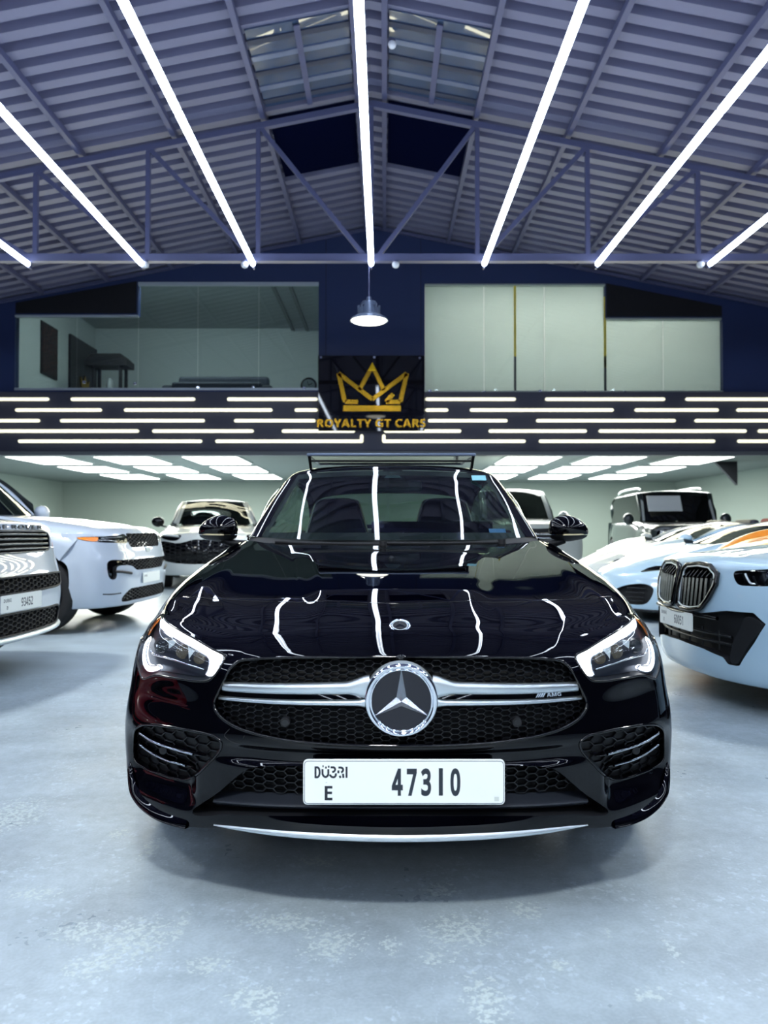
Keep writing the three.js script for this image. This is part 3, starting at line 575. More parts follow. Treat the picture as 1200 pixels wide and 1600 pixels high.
// ---------------------------------------------------------------- the black car in front
{
  const car = thing('car', 'glossy black saloon facing the camera with lit headlights and star grille', 'car');
  const px = [0, 0.2, 0.36, 0.5, 0.63, 0.74, 0.83, 0.885, 0.905], pz = [0, -0.012, -0.042, -0.095, -0.165, -0.245, -0.335, -0.44, -0.56];
  const row = (y, off, k = 1, arch = 0, ys = null) => px.map((x, i) => [x * k, ys ? ys[i] : y, pz[i] + off - (i === 8 ? arch : 0)]);
  const rows = [
    row(0.2, -0.16, 0.93, 0, [0.205, 0.205, 0.205, 0.205, 0.2, 0.21, 0.235, 0.265, 0.28]),
    row(0, -0.006, 0.955, 0.03, [0.232, 0.232, 0.232, 0.226, 0.206, 0.206, 0.235, 0.268, 0.285]),
    row(0, 0.009, 0.975, 0.02, [0.255, 0.254, 0.25, 0.242, 0.226, 0.226, 0.248, 0.282, 0.30]),
    row(0.32, -0.002, 0.985, 0),
    row(0.40, -0.002, 0.99, 0),
    row(0.47, 0, 0.985, 0.02),
    row(0.55, -0.012, 0.975, 0.06),
    row(0.63, -0.03, 0.965, 0.1),
    [[0, 0.69, -0.06], [0.2, 0.688, -0.073], [0.36, 0.683, -0.105], [0.495, 0.68, -0.16], [0.615, 0.69, -0.225], [0.715, 0.70, -0.31], [0.795, 0.70, -0.405], [0.858, 0.68, -0.53], [0.893, 0.64, -0.69]],
    [[0, 0.717, -0.085], [0.2, 0.715, -0.098], [0.36, 0.709, -0.132], [0.485, 0.712, -0.19], [0.60, 0.73, -0.275], [0.70, 0.744, -0.365], [0.785, 0.75, -0.465], [0.855, 0.72, -0.60], [0.895, 0.67, -0.76]],
    [[0, 0.748, -0.134], [0.2, 0.746, -0.148], [0.36, 0.739, -0.183], [0.485, 0.739, -0.241], [0.603, 0.75, -0.327], [0.705, 0.763, -0.422], [0.79, 0.765, -0.522], [0.858, 0.728, -0.65], [0.897, 0.681, -0.79]],
    [[0, 0.7705, -0.188], [0.2, 0.768, -0.203], [0.36, 0.758, -0.232], [0.485, 0.757, -0.29], [0.605, 0.766, -0.38], [0.71, 0.777, -0.48], [0.795, 0.775, -0.58], [0.862, 0.735, -0.70], [0.898, 0.69, -0.82]],
    [[0, 0.816, -0.33], [0.2, 0.815, -0.345], [0.36, 0.811, -0.385], [0.49, 0.808, -0.44], [0.615, 0.808, -0.52], [0.72, 0.811, -0.60], [0.808, 0.806, -0.70], [0.872, 0.748, -0.80], [0.902, 0.697, -0.87]],
    [[0, 0.862, -0.6], [0.2, 0.861, -0.612], [0.36, 0.858, -0.645], [0.49, 0.855, -0.69], [0.62, 0.856, -0.76], [0.73, 0.86, -0.83], [0.818, 0.842, -0.90], [0.88, 0.765, -0.93], [0.908, 0.70, -0.94]],
    [[0, 0.907, -0.9], [0.2, 0.907, -0.91], [0.36, 0.906, -0.94], [0.49, 0.905, -0.98], [0.62, 0.906, -1.04], [0.725, 0.908, -1.10], [0.81, 0.885, -1.14], [0.883, 0.79, -1.11], [0.912, 0.68, -1.06]],
    [[0, 0.948, -1.18], [0.2, 0.948, -1.19], [0.36, 0.948, -1.22], [0.49, 0.949, -1.26], [0.61, 0.952, -1.32], [0.712, 0.953, -1.38], [0.80, 0.918, -1.38], [0.885, 0.79, -1.26], [0.914, 0.58, -1.2]],
    [[0, 0.975, -1.38], [0.2, 0.976, -1.4], [0.36, 0.978, -1.44], [0.49, 0.98, -1.49], [0.605, 0.985, -1.55], [0.70, 0.99, -1.62], [0.80, 0.94, -1.58], [0.892, 0.76, -1.44], [0.914, 0.40, -1.29]],
  ];
  // hood sculpting: two raised ridges and the crease that runs back from the corners of the grille
  const creaseX = (z) => lerp(0.445, 0.70, clamp((-z - 0.17) / 0.62));
  const disp = (x, y, z) => {
    let d = 0;
    if (y > 0.69 && z < -0.06) {
      const k = sst(0.05, 0.25, -z - 0.02) * (1 - sst(1.1, 1.3, -z)), cx = creaseX(z), fade = 1 - sst(0.55, 0.95, -z);
      if (x > cx) d -= 0.0038 * k * fade * (1 - Math.exp((cx - x) / 0.07));
      const rx = lerp(0.20, 0.36, clamp((-z - 0.2) / 1.0));
      d += 0.012 * k * sst(0.22, 0.5, -z) * (1 - sst(rx - 0.01, rx + 0.075, x));
    }
    if (y < 0.5 && z > -0.4) { const a = 1 - sst(0.40, 0.56, x); d -= 0.016 * a * sst(0.40, 0.425, y) * (1 - sst(0.445, 0.47, y)); }
    // hollow below the headlamp
    if (z > -0.6 && y < 0.62 && y > 0.44) { const e = ((x - 0.68) / 0.13) ** 2 + ((y - 0.545) / 0.055) ** 2; d -= 0.012 * Math.exp(-e * 1.3); }
    if (y < 0.46 && z > -0.7) d -= 0.034 * sst(0.56, 0.63, x) * (1 - sst(0.80, 0.86, x)) * sst(0.25, 0.318, y) * (1 - sst(0.35, 0.45, y));
    return d;
  };
  const shell = makeShell(rows, 170, 240, { disp });
  const Z = frontMap(shell, 0.95, 0.15, 0.80, -0.75);
  const headPts = outline([[0.782, 0.766], [0.737, 0.752], [0.67, 0.735], [0.60, 0.717], [0.545, 0.70], [0.499, 0.684], [0.503, 0.668], [0.525, 0.635], [0.541, 0.62], [0.58, 0.613], [0.648, 0.612], [0.70, 0.611], [0.732, 0.609], [0.758, 0.599], [0.787, 0.59], [0.809, 0.607], [0.827, 0.636], [0.833, 0.668], [0.82, 0.708], [0.802, 0.742]], 200);
  const grillePts = outline([[0, 0.7], [0.12, 0.699], [0.23, 0.6965], [0.33, 0.692], [0.412, 0.6845], [0.455, 0.676], [0.475, 0.66], [0.49, 0.637], [0.508, 0.598], [0.522, 0.563], [0.518, 0.546], [0.495, 0.525], [0.45, 0.506], [0.39, 0.494], [0.30, 0.484], [0.19, 0.479], [0.1, 0.478], [0, 0.478], [-0.1, 0.478], [-0.19, 0.479], [-0.30, 0.484], [-0.39, 0.494], [-0.45, 0.506], [-0.495, 0.525], [-0.518, 0.546], [-0.522, 0.563], [-0.508, 0.598], [-0.49, 0.637], [-0.475, 0.66], [-0.455, 0.676], [-0.412, 0.6845], [-0.33, 0.692], [-0.23, 0.6965], [-0.12, 0.699]], 300);
  const ventPts = outline([[0.803, 0.437], [0.776, 0.459], [0.724, 0.472], [0.67, 0.477], [0.612, 0.479], [0.555, 0.478], [0.515, 0.474], [0.496, 0.462], [0.498, 0.441], [0.543, 0.388], [0.592, 0.34], [0.621, 0.323], [0.66, 0.317], [0.72, 0.316], [0.79, 0.316], [0.822, 0.334], [0.821, 0.384]], 180);
  const half = [[0, 0.42], [0.15, 0.419], [0.26, 0.416], [0.37, 0.409], [0.412, 0.399], [0.44, 0.38], [0.50, 0.325], [0.585, 0.255], [0.575, 0.249], [0.53, 0.256], [0.49, 0.266], [0.40, 0.278], [0.25, 0.290], [0.12, 0.295], [0, 0.297]];
  const lowPts = outline([...half, ...half.slice(1, -1).reverse().map(([x, y]) => [-x, y])], 260);
  const fH = sdf(headPts), fG = sdf(grillePts), fV = sdf(ventPts), fL = sdf(lowPts);
  const seam = (x, y, z) => { const zs = -0.33 - 0.62 * x * x + 0 * y; return Math.abs(z - zs) - 0.0016; };
  const front = (x, y, z) => (z > -0.75 && y < 0.8 ? Math.min(-fH(x, y), -fG(x, y), -fV(x, y), -fL(x, y)) : 1);
  const hoodEdge = (z) => lerp(0.782, 0.70, clamp((-z - 0.62) / 0.98));
  const seamZ = (x) => -0.33 - 0.05 * x - 0.50 * x * x;
  // bonnet: behind the front seam and inside its side edges; the rest is bumper skin and wings
  const inHood = (x, y, z) => Math.min(seamZ(x) - z, hoodEdge(z) - x);
  const zBmp = (x, y) => -0.60 - 0.25 * clamp((y - 0.62) / 0.1);
  part('bonnet', shellGeo(shell, (x, y, z) => (y > 0.7 ? inHood(x, y, z) - 0.0013 : -1)), M.blackPaint, car);
  const wing = (x, y, z) => Math.min(front(x, y, z), y > 0.7 ? -inHood(x, y, z) - 0.0013 : 1);
  const body = part('front_body', shellGeo(shell, wing), M.blackPaint, car);
  const top = frontMap({ pos: shell.pos.map((_, i, a) => (i % 3 === 1 ? a[i + 1] : i % 3 === 2 ? a[i - 1] : a[i])), nu: shell.nu, nv: shell.nv }, 0.95, -1.75, 0, 0.5);
  { const L = []; for (let i = 0; i <= 60; i++) { const x = lerp(-0.745, 0.745, i / 60), z = seamZ(Math.abs(x)); L.push([x, top(x, z) - 0.0006, z]); } part('seam_highlight_bead', tube(L, 0.0019, 160, 6), M.pianoBlack, car); }  // thin gloss bead added over the bonnet seam to catch a highlight line
  // ---- grille
  const grille = new THREE.Group(); grille.name = 'grille'; car.add(grille);
  part('grille_rim', [skirt(Z, grillePts, 0.001, -0.05, 0.01), bead(Z, grillePts.filter((_, i) => i % 2 === 0), 0.0045, 0.0, true)], M.pianoBlack, grille);
  part('grille_backing', sheetOn(Z, grillePts, -0.05, 0, 0.02), std(0x030406, 0.8), grille);
  const inBars = (x, y) => { const ax = Math.abs(x); return (y < finTop(ax) && y > finBot(ax) - 0.003) || Math.hypot(x, y - 0.596) < 0.09; };
  const finTop = (x) => 0.617 + 0.022 * (1 - clamp((x - 0.1) / 0.39)) + 0.02 * (1 - sst(0.085, 0.15, x)), finBot = (x) => 0.5715 - 0.012 * x;
  part('grille_mesh', honeycomb(Z, grillePts, 0.031, 0.0145, -0.022, 0.0026, 0.012, inBars), M.meshPlastic, grille);
  part('grille_slot', sheetOn(Z, [...[0.50, 0.4, 0.3, 0.2, 0.09].map((x) => [x, 0.606]), ...[0.09, 0.2, 0.3, 0.4, 0.51].map((x) => [x, 0.57])], -0.022, 0, 0.012), M.pianoBlack, grille);
  part('grille_slot', mirrorX(sheetOn(Z, [...[0.50, 0.4, 0.3, 0.2, 0.09].map((x) => [x, 0.606]), ...[0.09, 0.2, 0.3, 0.4, 0.51].map((x) => [x, 0.57])], -0.022, 0, 0.012)), M.pianoBlack, grille);
  // louvres: swept bars with a soft top
  const louvre = (yc, hh, x0, x1, out) => {
    const R = [], n = 44;
    for (let i = 0; i <= n; i++) {
      const x = lerp(x0, x1, i / n), h = hh(x) / 2, y = yc(x), z = Z(x, 0.6) - 0.004 + out(x), ring = [];
      for (let k = 0; k <= 14; k++) { const a = -Math.PI / 2 + Math.PI * k / 14; ring.push([x, y + h * Math.sign(Math.sin(a)) * Math.abs(Math.sin(a)) ** 0.7, z - 0.022 + 0.022 * Math.abs(Math.cos(a)) ** 0.7]); }
      R.push(ring);
    }
    const sh = makeShell(R, 28, 88, { mirror: false }); return shellGeo(sh, null, [1]);
  };
  const up = louvre((x) => lerp(0.622, 0.605, clamp((x - 0.1) / 0.39)) + 0.002 * (1 - sst(0.09, 0.17, x)), (x) => lerp(0.034, 0.026, clamp((x - 0.1) / 0.39)) + 0.03 * (1 - sst(0.08, 0.15, x)), 0.085, 0.5, (x) => 0.004 * (1 - sst(0.09, 0.2, x)));
  const dn = louvre((x) => lerp(0.5815, 0.573, clamp((x - 0.1) / 0.39)), (x) => lerp(0.0195, 0.0125, clamp((x - 0.1) / 0.39)) + 0.012 * (1 - sst(0.085, 0.12, x)), 0.088, 0.512, () => -0.002);
  for (const g of [up, dn]) { part('louvre', g, M.satin, grille); part('louvre', mirrorX(g), M.satin, grille); }
  // star emblem
  const star = new THREE.Group(); star.name = 'star_emblem'; star.position.set(0, 0.596, Z(0, 0.596) + 0.012); grille.add(star);
  part('ring', [new THREE.TorusGeometry(0.0895, 0.0075, 14, 72), new THREE.TorusGeometry(0.081, 0.003, 8, 72).translate(0, 0, 0.002)], M.chrome, star);
  part('collar', cylZ(0.097, 0.099, 0.03, 0, 0, -0.02, 64), M.satin, star);
  part('disc', cylZ(0.083, 0.083, 0.006, 0, 0, -0.004, 64), std(0x0a0c1a, 0.3), star);
  const starGeo = (R, r, h) => {
    const P = [], c = [0, 0, h], add = (a, b) => P.push(...c, ...a, ...b);
    for (let k = 0; k < 3; k++) { const t = Math.PI / 2 + k * 2 * Math.PI / 3, t0 = t - Math.PI / 3, t1 = t + Math.PI / 3, tip = [R * Math.cos(t), R * Math.sin(t), 0.002]; add([r * Math.cos(t0), r * Math.sin(t0), 0], tip); add(tip, [r * Math.cos(t1), r * Math.sin(t1), 0]); }
    const g = new THREE.BufferGeometry(); g.setAttribute('position', new THREE.Float32BufferAttribute(P, 3)); g.computeVertexNormals(); return g;
  };
  part('star', starGeo(0.083, 0.0155, 0.015), phys(0xf2f5fa, 0.26, 1), star);
  // small mark on the louvre gap
  const mark = new THREE.Group(); mark.name = 'model_mark'; mark.position.set(0.408, 0.5935, Z(0.408, 0.5935) - 0.008); mark.rotation.y = 0.28; grille.add(mark);
  const tA = text('AMG', 0.0105, 0.003, font, 1.35);
  part('letters', tA.translate(0.014, 0, 0), M.chrome, mark);
  part('bars', [0, 1, 2, 3].map((k) => ext(poly([[-0.042 + k * 0.0065, -0.0055], [-0.038 + k * 0.0065, -0.0055], [-0.031 + k * 0.0065, 0.0055], [-0.035 + k * 0.0065, 0.0055]]), 0.003)), M.chrome, mark);
  for (const x of [-0.312, 0.312]) {
    const s = part('parking_sensor', cylZ(0.0125, 0.0135, 0.02, x, 0.529, Z(x, 0.529) - 0.012, 24), M.plastic, grille); part('sensor_face', cylZ(0.009, 0.009, 0.004, x, 0.529, Z(x, 0.529) - 0.001, 20), M.pianoBlack, s);
  }
  part('nose_camera', [new THREE.SphereGeometry(0.011, 16, 10).scale(1.4, 0.8, 0.8).translate(0, 0.6985, Z(0, 0.6985) + 0.002), cylZ(0.006, 0.006, 0.006, 0, 0.698, Z(0, 0.698) + 0.01, 14)], M.pianoBlack, grille);
  part('flap_seam', [bead(Z, [[-0.47, 0.5], [-0.485, 0.48], [-0.44, 0.464], [-0.425, 0.488]], 0.0011, 0.0002)], M.plastic, car);
  // ---- badge on the nose
  const bd = new THREE.Group(); bd.name = 'nose_badge'; bd.position.set(0, 0.770, -0.185); bd.rotation.x = -1.05; car.add(bd);
  part('badge_ring', new THREE.TorusGeometry(0.0275, 0.0035, 10, 40), M.chrome, bd);
  part('badge_disc', cylZ(0.026, 0.026, 0.004, 0, 0, 0, 36), M.ink, bd);
  part('badge_wreath', new THREE.TorusGeometry(0.022, 0.0018, 6, 36).translate(0, 0, 0.002), M.satin, bd);
  part('badge_star', starGeo(0.0185, 0.0042, 0.006).translate(0, 0, 0.002), M.chrome, bd);
  // ---- headlights
  const led = glow(new THREE.Color(0.95, 0.98, 1.0), 5);
  const drl = outline([[0.776, 0.755], [0.74, 0.7495], [0.67, 0.731], [0.60, 0.712], [0.54, 0.694], [0.506, 0.680], [0.513, 0.662], [0.532, 0.630], [0.556, 0.627], [0.551, 0.652], [0.552, 0.672], [0.58, 0.685], [0.66, 0.707], [0.735, 0.725], [0.762, 0.735]], 150);
  const hook = outline([[0.803, 0.70], [0.812, 0.676], [0.811, 0.645], [0.796, 0.62], [0.773, 0.609], [0.738, 0.616], [0.72, 0.627], [0.733, 0.633], [0.755, 0.628], [0.775, 0.63], [0.791, 0.65], [0.796, 0.675], [0.796, 0.697]], 100);
  const zone = outline([[0.768, 0.70], [0.70, 0.705], [0.62, 0.69], [0.557, 0.668], [0.565, 0.652], [0.64, 0.662], [0.70, 0.668], [0.745, 0.668], [0.772, 0.678]], 100);
  for (const s of [1, -1]) {
    const h = new THREE.Group(); h.name = 'headlight'; car.add(h); const F = (g) => (s > 0 ? g : mirrorX(g));
    part('lens_cover', shellGeo(shell, (x, y, z) => (z > -0.75 && y < 0.8 ? fH(x, y) - 0.002 : -1), [s]), M.clear, h);
    part('housing', F(merge([sheetOn(Z, headPts, -0.075, 0, 0.012), skirt(Z, headPts, -0.002, -0.076, 0.06)])), std(0x14181f, 0.35, 0.2), h);
    part('rim', F(bead(Z, headPts.filter((_, i) => i % 2 === 0), 0.0032, -0.001, true)), M.pianoBlack, h);
    part('bezel', F(sheetOn(Z, outline(headPts.filter((_, i) => i % 4 === 0).map(([x, y]) => [0.675 + (x - 0.675) * 0.95, 0.665 + (y - 0.665) * 0.93]), 120), -0.05, 0.0, 0.008)), std(0x3b4350, 0.28, 0.6), h);
    const run = part('running_light', F(sheetOn(Z, drl, -0.018, 0.02, 0.005)), led, h);
    part('light_edge', F(bead(Z, drl.filter((_, i) => i % 3 === 0), 0.0028, -0.019, true)), M.chrome, run);
    const hk = part('signal_light', F(sheetOn(Z, hook, -0.02, 0.02, 0.005)), glow(new THREE.Color(0.95, 0.98, 1.0), 2.4), h);
    part('light_edge', F(bead(Z, hook.filter((_, i) => i % 3 === 0), 0.0022, -0.021, true)), M.chrome, hk);
    part('module_tray', F(sheetOn(Z, zone, -0.045, 0.02, 0.008)), std(0x2a303a, 0.3, 0.5), h); part('module_trim', F(merge([bead(Z, [[0.78, 0.672], [0.765, 0.662], [0.745, 0.660], [0.70, 0.659], [0.63, 0.651], [0.565, 0.642]], 0.003, -0.024)])), M.chrome, h);
    [[0.728, 0.686, 0.022], [0.648, 0.681, 0.021], [0.588, 0.669, 0.017]].forEach(([x, y, r], k) => {
      const z = Z(x, y) - 0.035, q = part('projector', F(merge([cylZ(r, r * 1.06, 0.03, x, y, z - 0.012, 28)])), k ? std(0x4a4438, 0.3, 0.7) : std(0x1c2128, 0.25, 0.6), h);
      part('projector_glass', F(new THREE.SphereGeometry(r * 0.95, 24, 12, 0, Math.PI * 2, 0, Math.PI / 2).rotateX(Math.PI / 2).scale(1, 1, 0.55).translate(x, y, z + 0.002)), M.clear, q);
      if (k < 2) part('divider', F(bar([x - r * 1.35, y + 0.02, z + 0.01], [x - r * 1.5, y - 0.024, z + 0.01], 0.007, 0.02)), M.satin, q);
    });
    part('side_marker', F(sheetOn(Z, outline([[0.786, 0.758], [0.80, 0.738], [0.812, 0.712], [0.806, 0.705], [0.795, 0.728], [0.781, 0.75]], 60), -0.012, 0.008, 0.005)), M.amber, h);
    const l = new THREE.SpotLight(0xf2f6ff, 0.25, 6, 0.9, 0.8); l.position.set(s * 0.64, 0.70, -0.12); l.target.position.set(s * 0.64, 0.5, 3); scene.add(l, l.target); l.shadow.radius = 5;
    // ---- side vent
    const v = new THREE.Group(); v.name = 'side_vent'; car.add(v);
    part('vent_frame', F(merge([skirt(Z, ventPts, 0.001, -0.045, 0.02), bead(Z, ventPts.filter((_, i) => i % 2 === 0), 0.004, 0, true)])), M.pianoBlack, v);
    part('vent_backing', F(sheetOn(Z, ventPts, -0.034, 0, 0.01)), std(0x07090c, 0.6), v);
    part('vent_mesh', F(honeycomb(Z, ventPts, 0.052, 0.025, -0.024, 0.004, 0.01)), M.meshPlastic, v);
    const flick = (pts) => {
      const R = []; for (let i = 0; i <= 24; i++) { const t = i / 24, c = curve(pts.map(([x, y]) => [x, y, 0])).getPoint(t), w = 0.0045 * Math.sin(Math.PI * Math.min(0.97, 0.08 + t * 0.95)) ** 0.4; const z = Z(c.x, c.y) - 0.004; R.push([[c.x, c.y - w, z - 0.02], [c.x, c.y - w, z - 0.003], [c.x, c.y, z], [c.x, c.y + w * 0.8, z - 0.003], [c.x, c.y + w * 2, z - 0.02]]); }
      return shellGeo(makeShell(R, 16, 48, { mirror: false }), null, [1]);
    };
    for (const pts of [[[0.787, 0.433], [0.74, 0.420], [0.675, 0.413], [0.59, 0.412], [0.545, 0.414]], [[0.80, 0.386], [0.76, 0.372], [0.704, 0.364], [0.625, 0.363], [0.585, 0.367]]]) {
      const dk = part('vent_flick', F(flick(pts)), M.pianoBlack, v);
      const q = pts.slice(0, 4).map(([x, y]) => [x - 0.004, y]); part('flick_trim', F(bead(Z, q, 0.0034, -0.002)), M.chrome, dk);
    }
    part('vent_sensor', F(cylZ(0.011, 0.013, 0.03, 0.70, 0.393, Z(0.70, 0.393) - 0.02, 20)), M.plastic, v);
  }
  // ---- lower intake
  const low = new THREE.Group(); low.name = 'lower_intake'; car.add(low);
  part('intake_frame', skirt(Z, lowPts, 0.001, -0.09, 0.03), M.plastic, low);
  part('intake_backing', sheetOn(Z, lowPts, -0.085, 0, 0.02), std(0x030405, 0.8), low);
  const mh = [[0, 0.42], [0.26, 0.416], [0.40, 0.405], [0.44, 0.38], [0.50, 0.33], [0.4, 0.327], [0.2, 0.33], [0, 0.331]];
  const meshPts = [...mh, ...mh.slice(1, -1).reverse().map(([x, y]) => [-x, y])];
  part('intake_mesh', honeycomb(Z, meshPts, 0.04, 0.02, -0.045, 0.004, 0.012), M.meshPlastic, low);
  const ledge = (y0, y1, o0, o1, x1) => { const R = []; for (let i = 0; i <= 30; i++) { const x = lerp(-x1, x1, i / 30), a = Math.abs(x) / x1, yy0 = y0 - 0.03 * a * a, yy1 = y1 - 0.022 * a * a; R.push([[x, yy0, Z(x, yy0) + o0], [x, (yy0 + yy1) / 2, Z(x, yy1) + (o0 + o1) / 2], [x, yy1, Z(x, yy1) + o1], [x, yy1 - 0.008, Z(x, yy1) + o1 - 0.004], [x, yy1 - 0.03, Z(x, yy1) + o1 - 0.05]]); } return shellGeo(makeShell(R, 16, 60, { mirror: false }), null, [1]); };
  part('splitter_ledge', ledge(0.337, 0.318, -0.055, -0.006, 0.52), std(0x1b2029, 0.5), low);
  // ---- silver lip and skirt under it
  const lip = (s) => { const R = []; for (let i = 0; i <= 60; i++) { const x = lerp(-0.515, 0.515, i / 60), a = Math.abs(x) / 0.515, h = 0.0225 * (1 - a ** 4 * 0.85), y = 0.230 + 0.003 * a * a, z = Z(x, 0.25) + 0.004; R.push([[x, y - 0.002, z - 0.06], [x, y - 0.001, z - 0.012], [x, y + h * 0.25, z], [x, y + h * 0.8, z - 0.003], [x, y + h, z - 0.012]]); } return shellGeo(makeShell(R, 16, 80, { mirror: false }), null, [1]); };
  part('front_lip', lip(), M.satin, car);
  both((F) => {
    const pts = [[0.60, 0.213], [0.66, 0.213], [0.715, 0.218], [0.765, 0.232], [0.80, 0.252], [0.825, 0.276], [0.84, 0.305]], R = [];
    for (let i = 0; i <= 30; i++) { const c = curve(pts.map(([x, y]) => [x, y, 0])).getPoint(i / 30), k = Math.sin(Math.PI * (0.06 + 0.88 * i / 30)) ** 0.5, z = Z(c.x, c.y), o = 0.016 * k; R.push([[c.x, c.y + 0.022, z - 0.004], [c.x + o * 0.3, c.y + 0.008, z + o * 0.75], [c.x + o * 0.5, c.y, z + o], [c.x + o * 0.4, c.y - 0.006, z + o * 0.8], [c.x - 0.02, c.y - 0.008, z - 0.05]]); }
    part('corner_lip', F(shellGeo(makeShell(R, 24, 60, { mirror: false }), null, [1])), M.blackPaint, car);
  });
  // ---- plate
  const tex = plateTex((c, w, h) => {
    c.save(); c.font = '128px sans-serif'; c.textAlign = 'center'; c.translate(635, 168); c.scale(0.74, 1.28); c.lineWidth = 11; c.strokeStyle = '#1c2530'; c.fillStyle = '#1c2530';
    '47310'.split('').forEach((d, i) => { if (d === '1') c.fillRect((i - 2) * 101 - 14, -99, 28, 104); else { c.fillText(d, (i - 2) * 101, 0); c.strokeText(d, (i - 2) * 101, 0); } }); c.restore();
    c.font = 'bold 96px sans-serif'; c.textAlign = 'center'; c.save(); c.translate(130, 197); c.scale(1.0, 1); c.fillText('E', 0, 0); c.restore();
    // the place name in its cut lettering
    c.lineWidth = 10; c.strokeStyle = '#0d1420'; c.save(); c.translate(58, 32); const L = (...p) => { c.beginPath(); p.forEach(([x, y], i) => (i ? c.lineTo(x, y) : c.moveTo(x, y))); c.stroke(); };
    L([6, 2], [6, 56]); c.beginPath(); c.moveTo(2, 5); c.lineTo(14, 5); c.bezierCurveTo(32, 5, 32, 53, 14, 53); c.lineTo(2, 53); c.stroke();
    L([42, 14], [42, 40]); c.beginPath(); c.moveTo(42, 30); c.bezierCurveTo(42, 58, 72, 58, 72, 34); c.lineTo(72, 14); c.stroke(); L([42, 0], [48, 0]); L([56, 6], [64, 6]); L([70, 2], [78, 2]);
    c.beginPath(); c.moveTo(84, 5); c.lineTo(98, 5); c.bezierCurveTo(112, 8, 110, 26, 92, 28); c.stroke(); c.beginPath(); c.moveTo(80, 40); c.bezierCurveTo(88, 60, 116, 56, 110, 34); c.stroke();
    c.beginPath(); c.moveTo(124, 6); c.lineTo(136, 6); c.bezierCurveTo(152, 8, 152, 24, 138, 30); c.stroke(); L([124, 20], [124, 34]); L([130, 46], [136, 56]); L([148, 36], [150, 56]);
    L([166, 2], [166, 56]); c.restore();
    c.font = '18px sans-serif'; c.fillText('..', 120, 112); c.fillStyle = '#cfd6cf'; c.fillRect(985, 180, 24, 22); c.strokeStyle = '#3a4250'; c.lineWidth = 3; c.beginPath(); c.roundRect(7, 7, w - 14, h - 14, 18); c.stroke();
  });
  plateOn(car, 0.006, 0.3905, 0.022, 0.525, 0.117, tex);
  part('plate_holder', rbx(0.5, 0.1, 0.024, 0.008, 0.006, 0.39, 0.004), M.plastic, car);
  // ---- closed insides so that no light falls through
  part('engine_bay', [bx(1.5, 0.44, 0.9, 0, 0.46, -0.85), bx(1.05, 0.2, 0.25, 0, 0.5, -0.36), bx(1.0, 0.12, 0.3, 0, 0.34, -0.33)], std(0x040507, 0.9), car);
  part('underbody', bx(1.55, 0.06, 3.2, 0, 0.19, -2.9), std(0x07080a, 0.9), car);
  // ---- side, roof and tail
  const s0 = rows[rows.length - 1];
  const side = (z, xb, yb, w, t = 1) => [[xb, yb, z], [lerp(xb, w, 0.7), yb - 0.07, z], [w, yb - 0.28 * t, z], [w, yb - 0.45 * t, z], [w - 0.01, 0.36, z], [w - 0.04, 0.21, z]];
  const sideRows = [
    [s0[5], s0[6], s0[7], [0.91, 0.6, -1.36], s0[8], [0.875, 0.21, -1.29]],
    side(-1.9, 0.735, 0.985, 0.905), side(-2.4, 0.76, 0.985, 0.90), side(-2.9, 0.765, 0.995, 0.905), side(-3.4, 0.755, 1.01, 0.912), side(-3.8, 0.735, 1.02, 0.912), side(-4.2, 0.70, 1.03, 0.895), side(-4.5, 0.66, 1.03, 0.85), side(-4.62, 0.60, 1.02, 0.78),
  ];
  const sideSh = makeShell(sideRows, 60, 140, { mirror: false });
  part('body_side', shellGeo(sideSh, (x, y, z) => Math.hypot(z + 3.65, y - 0.33) - 0.365), M.blackPaint, car);
  for (const zc of [-0.92, -3.65]) for (const s of [-1, 1]) { wheelParts(car, s * 0.79, zc, 0.325, 0.225, s); part('wheel_liner', new THREE.CylinderGeometry(0.385, 0.385, 0.3, 36, 1, true, -0.1, Math.PI + 0.2).rotateZ(Math.PI / 2).translate(s * 0.72, 0.34, zc), std(0x050607, 0.95), car); }
  part('tail', shellGeo(makeShell([
    [[0, 1.03, -4.5], [0.3, 1.03, -4.49], [0.5, 1.03, -4.46], [0.66, 1.03, -4.4]], [[0, 1.035, -4.66], [0.3, 1.03, -4.65], [0.5, 1.025, -4.62], [0.64, 1.02, -4.56]], [[0, 0.9, -4.7], [0.3, 0.9, -4.69], [0.56, 0.9, -4.66], [0.78, 0.9, -4.56]], [[0, 0.65, -4.72], [0.3, 0.65, -4.71], [0.58, 0.65, -4.68], [0.82, 0.65, -4.54]], [[0, 0.4, -4.72], [0.3, 0.4, -4.71], [0.58, 0.4, -4.68], [0.82, 0.4, -4.54]], [[0, 0.22, -4.64], [0.3, 0.22, -4.63], [0.58, 0.22, -4.6], [0.78, 0.22, -4.5]]], 30, 50)), M.blackPaint, car);
  for (const s of [-1, 1]) part('tail_light', rbx(0.36, 0.09, 0.06, 0.02, s * 0.56, 0.86, -4.645), phys(0x8a0a10, 0.1, 0, { clearcoat: 1 }), car);
